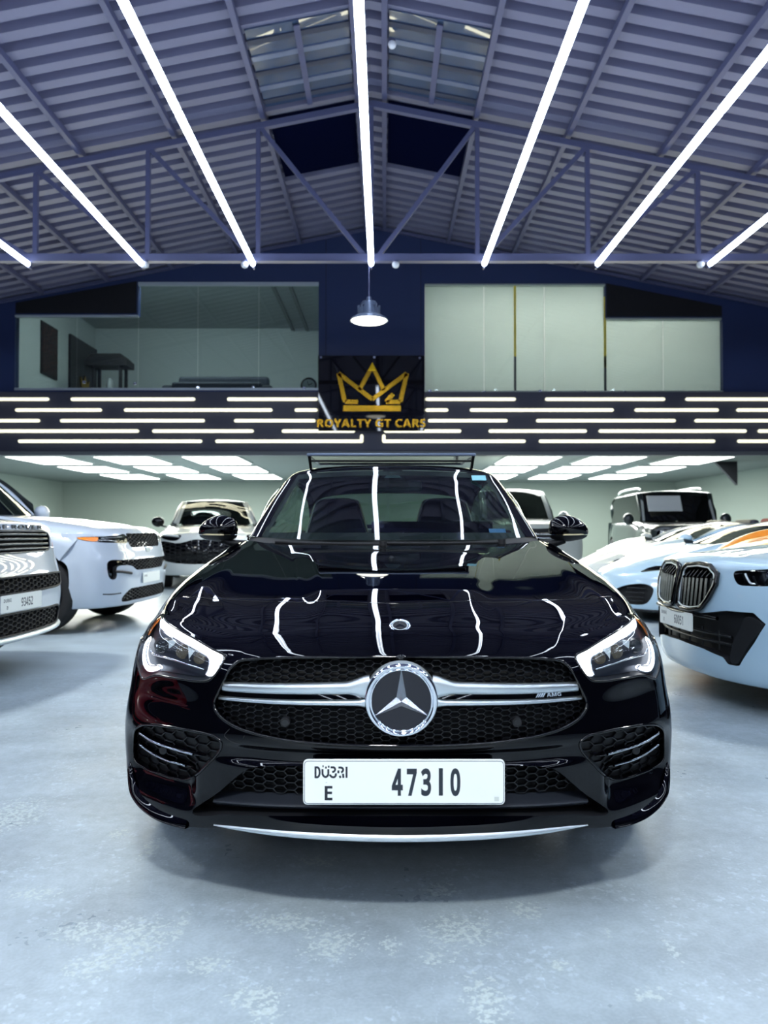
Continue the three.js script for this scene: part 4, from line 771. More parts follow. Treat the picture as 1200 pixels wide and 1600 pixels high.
  // greenhouse, from the cowl over the roof to the boot
  const G = [
    [[0, 0.998, -1.455], [0.25, 0.998, -1.475], [0.45, 1.002, -1.54], [0.60, 1.008, -1.63], [0.69, 1.012, -1.71], [0.715, 0.995, -1.76]],
    [[0, 1.10, -1.615], [0.25, 1.098, -1.63], [0.44, 1.097, -1.685], [0.58, 1.095, -1.76], [0.66, 1.093, -1.825], [0.69, 1.075, -1.87]],
    [[0, 1.21, -1.79], [0.24, 1.208, -1.802], [0.42, 1.203, -1.85], [0.55, 1.196, -1.91], [0.622, 1.188, -1.96], [0.655, 1.168, -2.0]],
    [[0, 1.30, -1.935], [0.23, 1.297, -1.945], [0.40, 1.29, -1.985], [0.52, 1.28, -2.035], [0.585, 1.268, -2.075], [0.62, 1.247, -2.11]],
    [[0, 1.377, -2.07], [0.22, 1.374, -2.08], [0.38, 1.366, -2.11], [0.49, 1.354, -2.15], [0.555, 1.338, -2.185], [0.59, 1.314, -2.22]],
    [[0, 1.405, -2.25], [0.22, 1.402, -2.255], [0.38, 1.394, -2.27], [0.49, 1.38, -2.3], [0.555, 1.36, -2.33], [0.592, 1.33, -2.36]],
    [[0, 1.416, -2.6], [0.22, 1.413, -2.6], [0.38, 1.404, -2.6], [0.50, 1.388, -2.61], [0.565, 1.365, -2.62], [0.60, 1.335, -2.63]],
    [[0, 1.40, -3.0], [0.22, 1.397, -3.0], [0.38, 1.388, -3.0], [0.50, 1.37, -3.0], [0.565, 1.345, -3.0], [0.60, 1.315, -3.0]],
    [[0, 1.34, -3.4], [0.22, 1.337, -3.4], [0.37, 1.327, -3.39], [0.49, 1.307, -3.38], [0.555, 1.28, -3.37], [0.59, 1.25, -3.36]],
    [[0, 1.24, -3.75], [0.22, 1.237, -3.74], [0.37, 1.227, -3.73], [0.49, 1.205, -3.71], [0.56, 1.18, -3.69], [0.60, 1.15, -3.67]],
    [[0, 1.12, -4.1], [0.22, 1.117, -4.09], [0.38, 1.107, -4.07], [0.51, 1.09, -4.04], [0.59, 1.07, -4.01], [0.635, 1.05, -3.99]],
    [[0, 1.045, -4.35], [0.22, 1.043, -4.34], [0.4, 1.038, -4.32], [0.54, 1.03, -4.28], [0.62, 1.025, -4.24], [0.67, 1.02, -4.2]],
    [[0, 1.03, -4.52], [0.22, 1.03, -4.51], [0.4, 1.03, -4.48], [0.54, 1.03, -4.44], [0.62, 1.03, -4.4], [0.66, 1.028, -4.36]],
  ];
  const gh = makeShell(G, 80, 190);
  const edgeX = (z) => 0.645 - 0.135 * clamp((-z - 1.62) / 0.55);
  const ws = (x, y, z) => (z > -2.16 && y < 1.37 ? Math.min(edgeX(z) - x, 1.352 - 0.05 * x * x - y + 0.008, y - 0.999) : -1);
  const rg = (x, y, z) => (z < -3.42 && z > -4.22 ? Math.min(0.5 - x, z + 4.2, -3.44 - z) : -1);
  const sun = (x, y, z) => (y > 1.36 && z < -2.24 && z > -3.0 ? Math.min(0.46 - x, -2.25 - z, z + 2.98) : -1);
  part('windscreen', shellGeo(gh, (x, y, z) => ws(x, y, z) - 0.001), M.tint, car);
  part('rear_window', shellGeo(gh, (x, y, z) => rg(x, y, z) - 0.001), M.tint, car);
  part('roof', shellGeo(gh, (x, y, z) => Math.min(-ws(x, y, z), -rg(x, y, z), -sun(x, y, z))), M.blackPaint, car);
  part('screen_border', shellGeo(gh, (x, y, z) => { const d = ws(x, y, z); return d > -0.5 ? Math.min(d, 0.028 - Math.min(edgeX(z) - x, 1.36 - 0.05 * x * x - y, (y - 0.999) * 0.8)) : -1; }).translate(0, -0.003, -0.004), std(0x05070a, 0.4), car);
  // tilted roof panel
  const rf = new THREE.Group(); rf.name = 'sliding_roof'; rf.position.set(-0.005, 1.412, -2.26); rf.rotation.x = 0.02; car.add(rf);
  part('roof_frame', [rbx(0.945, 0.016, 0.03, 0.006, 0, 0.052, 0), rbx(0.945, 0.016, 0.03, 0.006, 0, 0.046, -0.7), rbx(0.02, 0.016, 0.7, 0.006, -0.463, 0.049, -0.35), rbx(0.02, 0.016, 0.7, 0.006, 0.463, 0.049, -0.35)], std(0x76839a, 0.3, 0.2), rf);
  part('roof_glass', rbx(0.91, 0.01, 0.68, 0.003, 0, 0.05, -0.35), M.darkTint, rf);
  part('wind_deflector', [rbx(0.90, 0.012, 0.012, 0.004, 0, 0.018, -0.02), bar([-0.46, 0.05, 0], [-0.46, -0.03, -0.12], 0.015), bar([0.46, 0.05, 0], [0.46, -0.03, -0.12], 0.015)], M.plastic, rf);
  // side windows and their frames
  const sideWin = makeShell([[[0.712, 0.995, -1.82], [0.70, 1.0, -1.85], [0.69, 1.02, -1.88], [0.68, 1.045, -1.92]], [[0.745, 0.985, -2.1], [0.71, 1.1, -2.1], [0.672, 1.19, -2.1], [0.63, 1.245, -2.12]], [[0.765, 0.985, -2.5], [0.715, 1.12, -2.5], [0.662, 1.25, -2.5], [0.602, 1.335, -2.5]], [[0.768, 0.995, -2.95], [0.72, 1.12, -2.95], [0.665, 1.24, -2.95], [0.602, 1.322, -2.95]], [[0.755, 1.01, -3.4], [0.712, 1.09, -3.4], [0.66, 1.18, -3.38], [0.592, 1.245, -3.36]], [[0.73, 1.02, -3.8], [0.70, 1.05, -3.78], [0.66, 1.1, -3.76], [0.60, 1.13, -3.7]], [[0.70, 1.025, -4.1], [0.68, 1.03, -4.08], [0.66, 1.035, -4.05], [0.64, 1.045, -4.0]]], 20, 60, { mirror: false });
  for (const s of [1, -1]) part('side_window', shellGeo(sideWin, null, [s]), M.tint, car);
  part('window_trim', [1, -1].map((s) => tube([[s * 0.72, 0.997, -1.78], [s * 0.752, 0.99, -2.1], [s * 0.772, 0.99, -2.5], [s * 0.775, 1.0, -2.95], [s * 0.762, 1.014, -3.4], [s * 0.735, 1.025, -3.8]], 0.006, 40, 6)), M.darkChrome, car);
  // cowl and wipers
  part('cowl', shellGeo(makeShell([[[0, 0.972, -1.37], [0.36, 0.974, -1.43], [0.6, 0.982, -1.54], [0.7, 0.985, -1.62]], [[0, 0.966, -1.42], [0.36, 0.968, -1.47], [0.6, 0.978, -1.58], [0.7, 0.984, -1.66]], [[0, 1.0, -1.47], [0.36, 1.002, -1.52], [0.6, 1.01, -1.64], [0.7, 1.01, -1.74]]], 24, 12)), M.plastic, car);
  for (const [a, b, c] of [[[0.5, 0.985, -1.53], [0.1, 0.982, -1.44], [-0.1, 0.984, -1.44]], [[-0.05, 0.978, -1.42], [-0.4, 0.982, -1.48], [-0.55, 0.988, -1.54]]]) { const w = part('wiper', tube([a, b, c], 0.008, 20, 6), M.rubber, car); part('wiper_pivot', cyl(0.018, 0.02, 0.03, ...a, 14), M.plastic, w); }
  // mirrors
  for (const s of [1, -1]) {
    const m = new THREE.Group(); m.name = 'door_mirror'; m.position.set(s * 0.86, 1.04, -1.76); m.scale.x = s; car.add(m);
    const R = [];
    for (let j = 0; j <= 8; j++) { const a = -Math.PI / 2 + Math.PI * j / 8, ring = []; for (let i = 0; i <= 12; i++) { const b = Math.PI * (i / 12); const cx = -Math.cos(b), hw = 0.096, wob = 1 - 0.22 * Math.max(0, cx); ring.push([cx * hw * (0.96 + 0.04 * Math.cos(a)), Math.sin(a) * 0.066 * Math.sin(b) ** 0.55 * wob + 0.016 * cx * -0.3 + 0.012 * (1 - cx * cx), 0.085 * Math.cos(a) * Math.sin(b) ** 0.6]); } R.push(ring); }
    const sh = makeShell(R, 36, 30, { mirror: false });
    part('mirror_cap', shellGeo(sh, (x, y) => y + 0.018, [1]), M.blackPaint, m);
    part('mirror_base', shellGeo(sh, (x, y) => -0.021 - y, [1]), M.plastic, m);
    part('mirror_glass', new THREE.CircleGeometry(1, 36).scale(0.09, 0.06, 1).rotateY(Math.PI).translate(0, 0.008, 0.004), M.chrome, m);
    part('mirror_arm', [tube([[-0.02, -0.045, 0.02], [-0.06, -0.06, 0.0], [-0.13, -0.066, -0.02]], 0.018, 12, 8)], M.plastic, m);
    part('indicator', tube([[-0.04, -0.02, 0.083], [0.05, -0.018, 0.07], [0.088, -0.014, 0.03]], 0.004, 14, 6), phys(0xd9c9a0, 0.2, 0), m);
  }
  // ---- cabin
  const cab = new THREE.Group(); cab.name = 'cabin'; car.add(cab);
  part('dashboard', shellGeo(makeShell([[[0, 0.985, -1.5], [0.3, 0.985, -1.52], [0.62, 0.985, -1.66]], [[0, 1.0, -1.7], [0.3, 1.0, -1.72], [0.66, 0.99, -1.82]], [[0, 0.985, -1.95], [0.3, 0.99, -1.95], [0.68, 0.97, -1.97]], [[0, 0.8, -2.0], [0.3, 0.8, -2.0], [0.68, 0.8, -2.0]], [[0, 0.4, -1.95], [0.3, 0.4, -1.95], [0.68, 0.4, -1.95]]], 24, 30)), M.leather, cab);
  part('display', rbx(0.62, 0.105, 0.02, 0.008, 0.2, 1.035, -1.9), M.pianoBlack, cab);
  part('cabin_floor', bx(1.4, 0.05, 2.4, 0, 0.3, -2.9), M.leather, cab);
  part('rear_seat', [rbx(1.26, 0.6, 0.16, 0.06, 0, 0.75, -3.72), rbx(1.26, 0.16, 0.5, 0.06, 0, 0.5, -3.45)], M.leather, cab);
  part('parcel_shelf', bx(1.2, 0.03, 0.5, 0, 1.0, -4.05), M.leather, cab);
  for (const x of [-0.36, 0.36]) part('rear_headrest', rbx(0.26, 0.14, 0.08, 0.04, x, 1.08, -3.76), M.leather, cab);
  const seatS = outline([[0, 0.50], [0.2, 0.5], [0.255, 0.62], [0.25, 0.85], [0.205, 1.02], [0.165, 1.16], [0.145, 1.205], [0.09, 1.222], [0, 1.225], [-0.09, 1.222], [-0.145, 1.205], [-0.165, 1.16], [-0.205, 1.02], [-0.25, 0.85], [-0.255, 0.62], [-0.2, 0.5]], 90);
  for (const x of [-0.365, 0.365]) {
    const s = new THREE.Group(); s.name = 'front_seat'; s.position.set(x, 0.1, -2.72); s.rotation.x = -0.16; cab.add(s);
    part('backrest', ext(poly(seatS), 0.12, 0.03, -0.4), M.leather, s);
    part('piping', tube(seatS.filter(([, y]) => y > 0.7).filter((_, i) => i % 2 === 0).map(([a, b]) => [a * 0.93, 0.5 + (b - 0.5) * 0.985, -0.278]), 0.0035, 80, 6), M.stitch, s);
    part('seat_cushion', rbx(0.5, 0.16, 0.5, 0.05, 0, 0.42, -0.02), M.leather, s);
  }
  const wh = new THREE.Group(); wh.name = 'steering_wheel'; wh.position.set(0.365, 0.915, -2.14); wh.rotation.x = -0.42; cab.add(wh);
  part('wheel_rim', new THREE.TorusGeometry(0.18, 0.015, 12, 48), std(0x4a5058, 0.35), wh);
  part('wheel_hub', [cylZ(0.065, 0.075, 0.05, 0, 0, 0, 24), bar([-0.17, 0, 0], [0.17, 0, 0], 0.03, 0.02), bar([0, 0, 0], [0, -0.17, 0], 0.03, 0.02)], M.plastic, wh);
  part('rear_view_mirror', [rbx(0.25, 0.065, 0.03, 0.014, 0.03, 1.275, -2.06), bar([0.0, 1.30, -2.06], [0, 1.36, -2.08], 0.02)], std(0x2c3440, 0.3), cab);
  part('sensor_housing', ext(poly([[-0.09, 1.27], [0.09, 1.27], [0.05, 1.36], [-0.05, 1.36]]), 0.03).translate(0, 0, -2.06), M.plastic, cab);
  part('sensor_lens', ext(poly([[-0.045, 1.318], [0.045, 1.318], [0.018, 1.345], [-0.018, 1.345]]), 0.012).translate(0.0, 0, -2.025), std(0xb8d6e4, 0.3), cab);
  part('roof_lining', shellGeo(makeShell(G.slice(4, 9).map((r) => r.slice(0, 5).map(([x, y, z]) => [x * 0.97, y - 0.04, z])), 20, 30)), std(0x12151a, 0.9), cab);
  // stickers on the screen
  const stk = (x, y, z, w, h, c, name) => part(name, rbx(w, h, 0.003, 0.001, 0, 0, 0).rotateX(-0.98).translate(x, y, z), std(c, 0.6), cab);
  stk(0.455, 1.318, -2.02, 0.075, 0.05, 0x8fd0dc, 'toll_sticker'); stk(0.5, 1.035, -1.66, 0.08, 0.05, 0x6fa0ea, 'permit_card');
}
// ---------------------------------------------------------------- the other cars
const PLAN = { round: [0, 0.02, 0.07, 0.16, 0.29, 0.45, 0.64, 0.84, 1], box: [0, 0.01, 0.035, 0.08, 0.15, 0.26, 0.44, 0.72, 1], wedge: [0, 0.04, 0.12, 0.24, 0.38, 0.54, 0.70, 0.86, 1] };
function baseCar(label, s, at, turn, group) {
  const car = thing('car', label, 'car', at, turn, group), q = s.q || 1;
  const fx = [0, 0.22, 0.4, 0.555, 0.7, 0.82, 0.92, 0.98, 1], pl = PLAN[s.plan || 'round'];
  const archZ = (y) => { const d = y - s.wr; return Math.abs(d) < s.ar ? s.ax + Math.sqrt(s.ar * s.ar - d * d) : s.ax + s.ar * 0.6; };
  const rows = s.front.map(([y, off, k, ys]) => fx.map((f, i) => { const z = off - s.corner * pl[i], yy = y + (ys || 0) * pl[i]; return [f * s.hw * k, yy, i === 8 ? Math.min(z, archZ(yy)) : z]; }));
  const hx = [0, 0.22, 0.4, 0.54, 0.67, s.crest || 0.79];
  for (const t of [0, 0.1, 0.3, 0.62, 1]) {
    const yc = s.edgeY + (s.hoodY - s.edgeY) * (1 - (1 - t) ** 1.7), zc = s.edgeZ + (s.hoodZ - s.edgeZ) * t, a = lerp(0.9, 2.75, t), r = [];
    hx.forEach((f, i) => r.push([f * s.hw * lerp(s.noseK || 1, 1, sst(0, 0.5, t)), yc - (s.crown || 0.03) * f * f + (s.fender || 0) * sst(0.5, 0.79, f) * sst(0, 0.4, t), zc - s.corner * (1 - 0.5 * t) * pl[i]]));
    const e = r[5]; const A = [s.hw, s.wr + s.ar * Math.sin(a), s.ax + s.ar * Math.cos(a)];
    r.push([lerp(e[0], s.hw, 0.62), lerp(e[1], A[1], 0.16), lerp(e[2], A[2], 0.3)], [lerp(e[0], s.hw, 0.96), lerp(e[1], A[1], 0.55), lerp(e[2], A[2], 0.6)], A); rows.push(r);
  }
  const shell = makeShell(rows, Math.round(70 * q), Math.round(110 * q), { disp: s.disp });
  const Z = frontMap(shell, s.hw + 0.02, 0.08, s.edgeY + 0.08, s.ax, 0.006);
  const cuts = (s.cuts || []).map(sdf);
  const front = (x, y, z) => { if (z < s.ax || y > s.edgeY + 0.06) return 1; let d = 1; for (const f of cuts) d = Math.min(d, -f(x, y)); return d; };
  part('front_body', shellGeo(shell, front), s.paint, car);
  const last = rows[rows.length - 1], L = last.slice(5).map((p) => p.slice()), zr = -s.len + 0.12;
  const rearAx = s.ax - s.wb, zs = [0.12, 0.3, 0.5, 0.7, 0.86, 0.95, 1], z0 = s.hoodZ - 0.15;
  const side = zs.map((t) => { const z = lerp(z0, zr, t), k = 1 - 0.12 * sst(0.7, 1, t), yb = lerp(s.beltY, s.tailY, sst(0.4, 1, t)); return [[s.hw * 0.84 * k, yb, z], [s.hw * 0.95 * k, yb - 0.06, z], [s.hw * k, lerp(yb, 0.3, 0.4), z], [s.hw * k, lerp(yb, 0.3, 0.72), z], [s.hw * 0.98 * k, 0.34, z], [s.hw * 0.95 * k, s.sill, z]]; });
  side.unshift([L[0], L[1], L[2], [s.hw, lerp(L[2][1], L[3][1], 0.55), lerp(L[2][2], L[3][2], 0.55) - 0.02], L[3], [s.hw * 0.96, s.sill, s.ax - s.ar]]);
  part('body_side', shellGeo(makeShell(side, 26, Math.round(60 * q), { mirror: false }), (x, y, z) => Math.hypot(z - rearAx, y - s.wr) - s.ar), s.paint, car);
  // greenhouse
  const g = [], cw = s.hw * 0.76, put = (y, z, w, bow, e) => g.push([0, 0.35, 0.62, 0.84, 1, 1.05].map((f, i) => [f * w, y - e * f * f - (i === 5 ? 0.03 : 0), z - bow * f * f]));
  put(s.cowlY, s.hoodZ - 0.06, cw, 0.2, 0.0);
  for (const t of [0.33, 0.67]) put(lerp(s.cowlY, s.roofY, t) + 0.012, lerp(s.hoodZ - 0.06, s.topZ, t), lerp(cw, s.rhw, t), lerp(0.2, 0.1, t), 0.03 * t);
  put(s.roofY - 0.03, s.topZ, s.rhw, 0.1, 0.04); put(s.roofY - 0.004, s.topZ - 0.2, s.rhw * 1.01, 0.05, 0.045); put(s.roofY, s.topZ - 0.6, s.rhw * 1.02, 0, 0.045);
  put(s.roofY - 0.01, lerp(s.topZ, s.rearZ, 0.6), s.rhw * 1.02, 0, 0.045); put(s.roofY - 0.05, s.rearZ, s.rhw, -0.03, 0.045); put(lerp(s.roofY, s.tailY, 0.5), lerp(s.rearZ, s.backZ, 0.5), s.rhw * 1.06, -0.04, 0.04); put(s.tailY + 0.02, s.backZ, s.hw * 0.76, -0.06, 0.02); put(s.tailY, zr - 0.02, s.hw * 0.74, -0.05, 0.01);
  const gh = makeShell(g, 40, 100);
  const wsE = (z) => lerp(cw, s.rhw, clamp((s.hoodZ - 0.06 - z) / (s.hoodZ - 0.06 - s.topZ))) - 0.055;
  const ws = (x, y, z) => (y > s.cowlY - 0.01 && z > s.topZ - 0.12 ? Math.min(wsE(z) - x, s.roofY - 0.055 - y, 1) : -1);
  part('windscreen', shellGeo(gh, (x, y, z) => ws(x, y, z)), M.darkTint, car);
  part('roof', shellGeo(gh, (x, y, z) => -ws(x, y, z) - 0.002), s.roofPaint || s.paint, car);
  const win = [0.03, 0.18, 0.4, 0.62, 0.82, 0.97].map((t) => { const z = lerp(s.topZ + (s.hoodZ - s.topZ) * 0.75, s.backZ, t), tt = clamp((s.hoodZ - 0.06 - z) / (s.hoodZ - 0.06 - s.topZ)), re = clamp((z - s.backZ) / (s.rearZ - s.backZ)), h = Math.min(tt, re), ty = lerp(s.beltY, s.roofY - 0.09, Math.min(1, h)), tw = lerp(s.hw * 0.82, s.rhw * 1.05, Math.min(1, h)); return [[s.hw * 0.835, s.beltY - 0.01, z], [lerp(s.hw * 0.835, tw, 0.4), lerp(s.beltY, ty, 0.4), z], [lerp(s.hw * 0.835, tw, 0.75), lerp(s.beltY, ty, 0.75), z], [tw, ty, z]]; });
  for (const k of [1, -1]) part('side_window', shellGeo(makeShell(win, 12, 40, { mirror: false }), null, [k]), M.darkTint, car);
  for (const k of [1, -1]) part('windscreen_pillar', tube([[k * cw * 1.01, s.cowlY - 0.01, s.hoodZ - 0.3], [k * lerp(cw, s.rhw, 0.5) * 1.03, lerp(s.cowlY, s.roofY, 0.5) - 0.01, lerp(s.hoodZ - 0.27, s.topZ - 0.13, 0.5)], [k * s.rhw * 1.03, s.roofY - 0.085, s.topZ - 0.15]], s.pillar || 0.045, 16, 8), s.paint, car);
  part('cabin', [bx(s.hw * 1.5, s.beltY - 0.35, s.hoodZ - s.backZ - 0.3, 0, (s.beltY + 0.3) / 2, (s.hoodZ + s.backZ) / 2), rbx(0.5, 0.55, 0.15, 0.06, -0.4, s.beltY + 0.05, s.topZ - 0.35), rbx(0.5, 0.55, 0.15, 0.06, 0.4, s.beltY + 0.05, s.topZ - 0.35)], s.cabin || M.leather, car);
  part('underbody', [bx(s.hw * 1.5, 0.08, s.len - 1.2, 0, s.sill + 0.03, -s.len / 2 - 0.1), bx(s.hw * 1.3, s.edgeY - s.sill - 0.2, 0.5, 0, (s.edgeY + s.sill) / 2 - 0.02, s.ax + 0.2), bx(s.hw * 1.4, s.beltY - 0.5, s.wb - 0.8, 0, (s.beltY + 0.3) / 2 - 0.05, s.ax - s.wb / 2)], std(0x050607, 0.95), car);
  part('tail', shellGeo(makeShell([[s.tailY, 0], [lerp(s.tailY, 0.3, 0.35), -0.06], [lerp(s.tailY, 0.3, 0.7), -0.08], [s.sill, 0]].map(([y, o]) => [0, 0.3, 0.6, 0.88].map((f) => [f * s.hw, y, zr + o + 0.06 * (1 - f) - 0.08])), 16, 20)), s.paint, car);
  for (const k of [-1, 1]) part('tail_light', rbx(0.3, 0.1, 0.05, 0.02, k * s.hw * 0.62, s.tailY - 0.15, zr - 0.09), phys(0x8a0a10, 0.1, 0, { clearcoat: 1 }), car);
  for (const zc of [s.ax, rearAx]) for (const k of [-1, 1]) { wheelParts(car, k * (s.hw - 0.135), zc, s.wr - 0.0, 0.25, k, s.rim || M.darkChrome, s.spokes || 5); part('wheel_liner', new THREE.CylinderGeometry(s.ar * 1.02, s.ar * 1.02, 0.3, 32, 1, true, -0.1, Math.PI + 0.2).rotateZ(Math.PI / 2).translate(k * (s.hw - 0.19), s.wr, zc), std(0x050607, 0.95), car); }
  if (s.mirror !== false) for (const k of [-1, 1]) {
    const m = new THREE.Group(); m.name = 'door_mirror'; m.position.set(k * (s.hw + 0.06), s.beltY + 0.06, s.hoodZ - 0.32); car.add(m); const h = s.mirror || 0.1;
    part('mirror_cap', new THREE.SphereGeometry(1, 20, 14).scale(0.12, h, 0.08), s.mirrorPaint || s.paint, m); part('mirror_arm', bar([-k * 0.05, -h * 0.7, 0], [-k * 0.2, -h * 1.1, -0.02], 0.04, 0.03), M.plastic, m); part('mirror_glass', new THREE.CircleGeometry(1, 20).scale(0.105, h * 0.85, 1).rotateY(Math.PI).translate(0, 0, -0.05), M.chrome, m);
  }
  return { car, shell, Z, s };
}
const sym = (h) => [...h, ...h.slice().reverse().filter(([x]) => x > 1e-6).map(([x, y]) => [-x, y])];
const smallPlate = (code, num) => plateTex((c, w, h) => { c.font = 'bold 60px sans-serif'; c.textAlign = 'center'; c.fillStyle = '#2b3340'; c.fillText('DUBAI', 150, 88); c.fillText(code, 150, 180); c.save(); c.translate(640, 170); c.scale(0.85, 1.2); c.font = 'bold 130px sans-serif'; c.fillText(num, 0, 0); c.restore(); }, 520 * 2, 220);
const lampIn = (c, F, Z, pts, tilt = 0, glowK = 0) => {
  const h = new THREE.Group(); h.name = 'headlight'; c.add(h);
  part('housing', F(merge([sheetOn(Z, pts, -0.05, 0, 0.012), skirt(Z, pts, -0.001, -0.05, 0.03)])), M.pianoBlack, h);
  part('lens_cover', F(sheetOn(Z, pts, -0.003, 0, 0.01)), M.clear, h); return h;
};
{
  // nearest large white SUV on the left
  const grille = [[0, 1.035], [0.3, 1.033], [0.55, 1.025], [0.6, 1.0], [0.585, 0.915], [0.55, 0.895], [0.3, 0.885], [0, 0.883]];
  const mid = [[0, 0.72], [0.4, 0.718], [0.7, 0.712], [0.80, 0.70], [0.79, 0.65], [0.7, 0.622], [0.4, 0.612], [0, 0.61]];
  const low = [[0, 0.475], [0.4, 0.47], [0.68, 0.455], [0.7, 0.42], [0.64, 0.35], [0.4, 0.335], [0, 0.33]];
  const head = [[0.63, 1.03], [0.8, 1.02], [0.93, 1.0], [0.955, 0.96], [0.94, 0.925], [0.85, 0.91], [0.65, 0.905], [0.62, 0.92], [0.61, 0.99]];
  const O = [grille, mid, low].map((h) => outline(sym(h), 140));
  const { car, Z, s } = baseCar('white luxury SUV at the left photo edge, black mesh bumper with number plate', {
    paint: M.whitePaint, hw: 1.0, plan: 'box', corner: 0.5, ax: -0.92, ar: 0.44, wr: 0.39, wb: 3.0, len: 5.05, sill: 0.3, front: [[0.27, -0.2, 0.9], [0.27, -0.05, 0.93], [0.31, 0.0, 0.95], [0.4, 0.0, 0.975], [0.55, 0.012, 0.985], [0.7, 0.0, 0.985], [0.85, -0.035, 0.98], [1.0, -0.06, 0.97], [1.04, -0.075, 0.965]],
    edgeY: 1.085, edgeZ: -0.11, hoodY: 1.2, hoodZ: -1.45, cowlY: 1.2, beltY: 1.2, roofY: 1.86, rhw: 0.66, topZ: -2.15, rearZ: -4.5, backZ: -4.85, tailY: 1.15, crown: 0.02, noseK: 0.97, cuts: [...O, outline(head, 90)],
  }, [-2.55, 0, -3.25], THREE.MathUtils.degToRad(86));
  O.forEach((pts, i) => {
    const gg = new THREE.Group(); gg.name = ['grille', 'middle_intake', 'lower_intake'][i]; car.add(gg);
    part('backing', sheetOn(Z, pts, -0.05, 0, 0.02), std(0x040507, 0.8), gg); part('frame', merge([skirt(Z, pts, 0.002, -0.05), bead(Z, pts.filter((_, k) => k % 2 === 0), 0.008, 0.0, true)]), i ? M.plastic : M.darkChrome, gg);
    if (i) part('mesh', honeycomb(Z, pts, 0.07, 0.035, -0.012, 0.008, 0.014), M.plastic, gg);
    else for (let k = 0; k < 4; k++) { const y = 1.012 - k * 0.034; part('grille_bar', bead(Z, [-0.56, -0.4, -0.2, 0, 0.2, 0.4, 0.56].map((x) => [x, y - 0.02 * x * x]), 0.011, -0.008), M.darkChrome, gg); }
  });
  const tx = text('RANGE ROVER', 0.03, 0.006, font, 1); tx.computeBoundingBox(); const wT = tx.boundingBox.max.x - tx.boundingBox.min.x; tx.scale(0.9 / wT, 1, 1);
  part('bonnet_lettering', tx.translate(0, 1.062, Z(0.2, 1.062) + 0.004), M.darkChrome, car);
  plateOn(car, 0.0, 0.55, Z(0, 0.55) + 0.012, 0.52, 0.115, smallPlate('D', '93452'));
  part('front_lip', bead(Z, [-0.88, -0.75, -0.5, -0.25, 0, 0.25, 0.5, 0.75, 0.88].map((x) => [x, 0.30 + 0.03 * x * x]), 0.022, 0.0), M.satin, car);
  both((F) => { const h = lampIn(car, F, Z, outline(head, 90)); part('running_light', F(bead(Z, [[0.66, 1.01], [0.8, 1.0], [0.92, 0.975]], 0.007, -0.02)), glow(new THREE.Color(1, 1, 1), 1), h); });
}
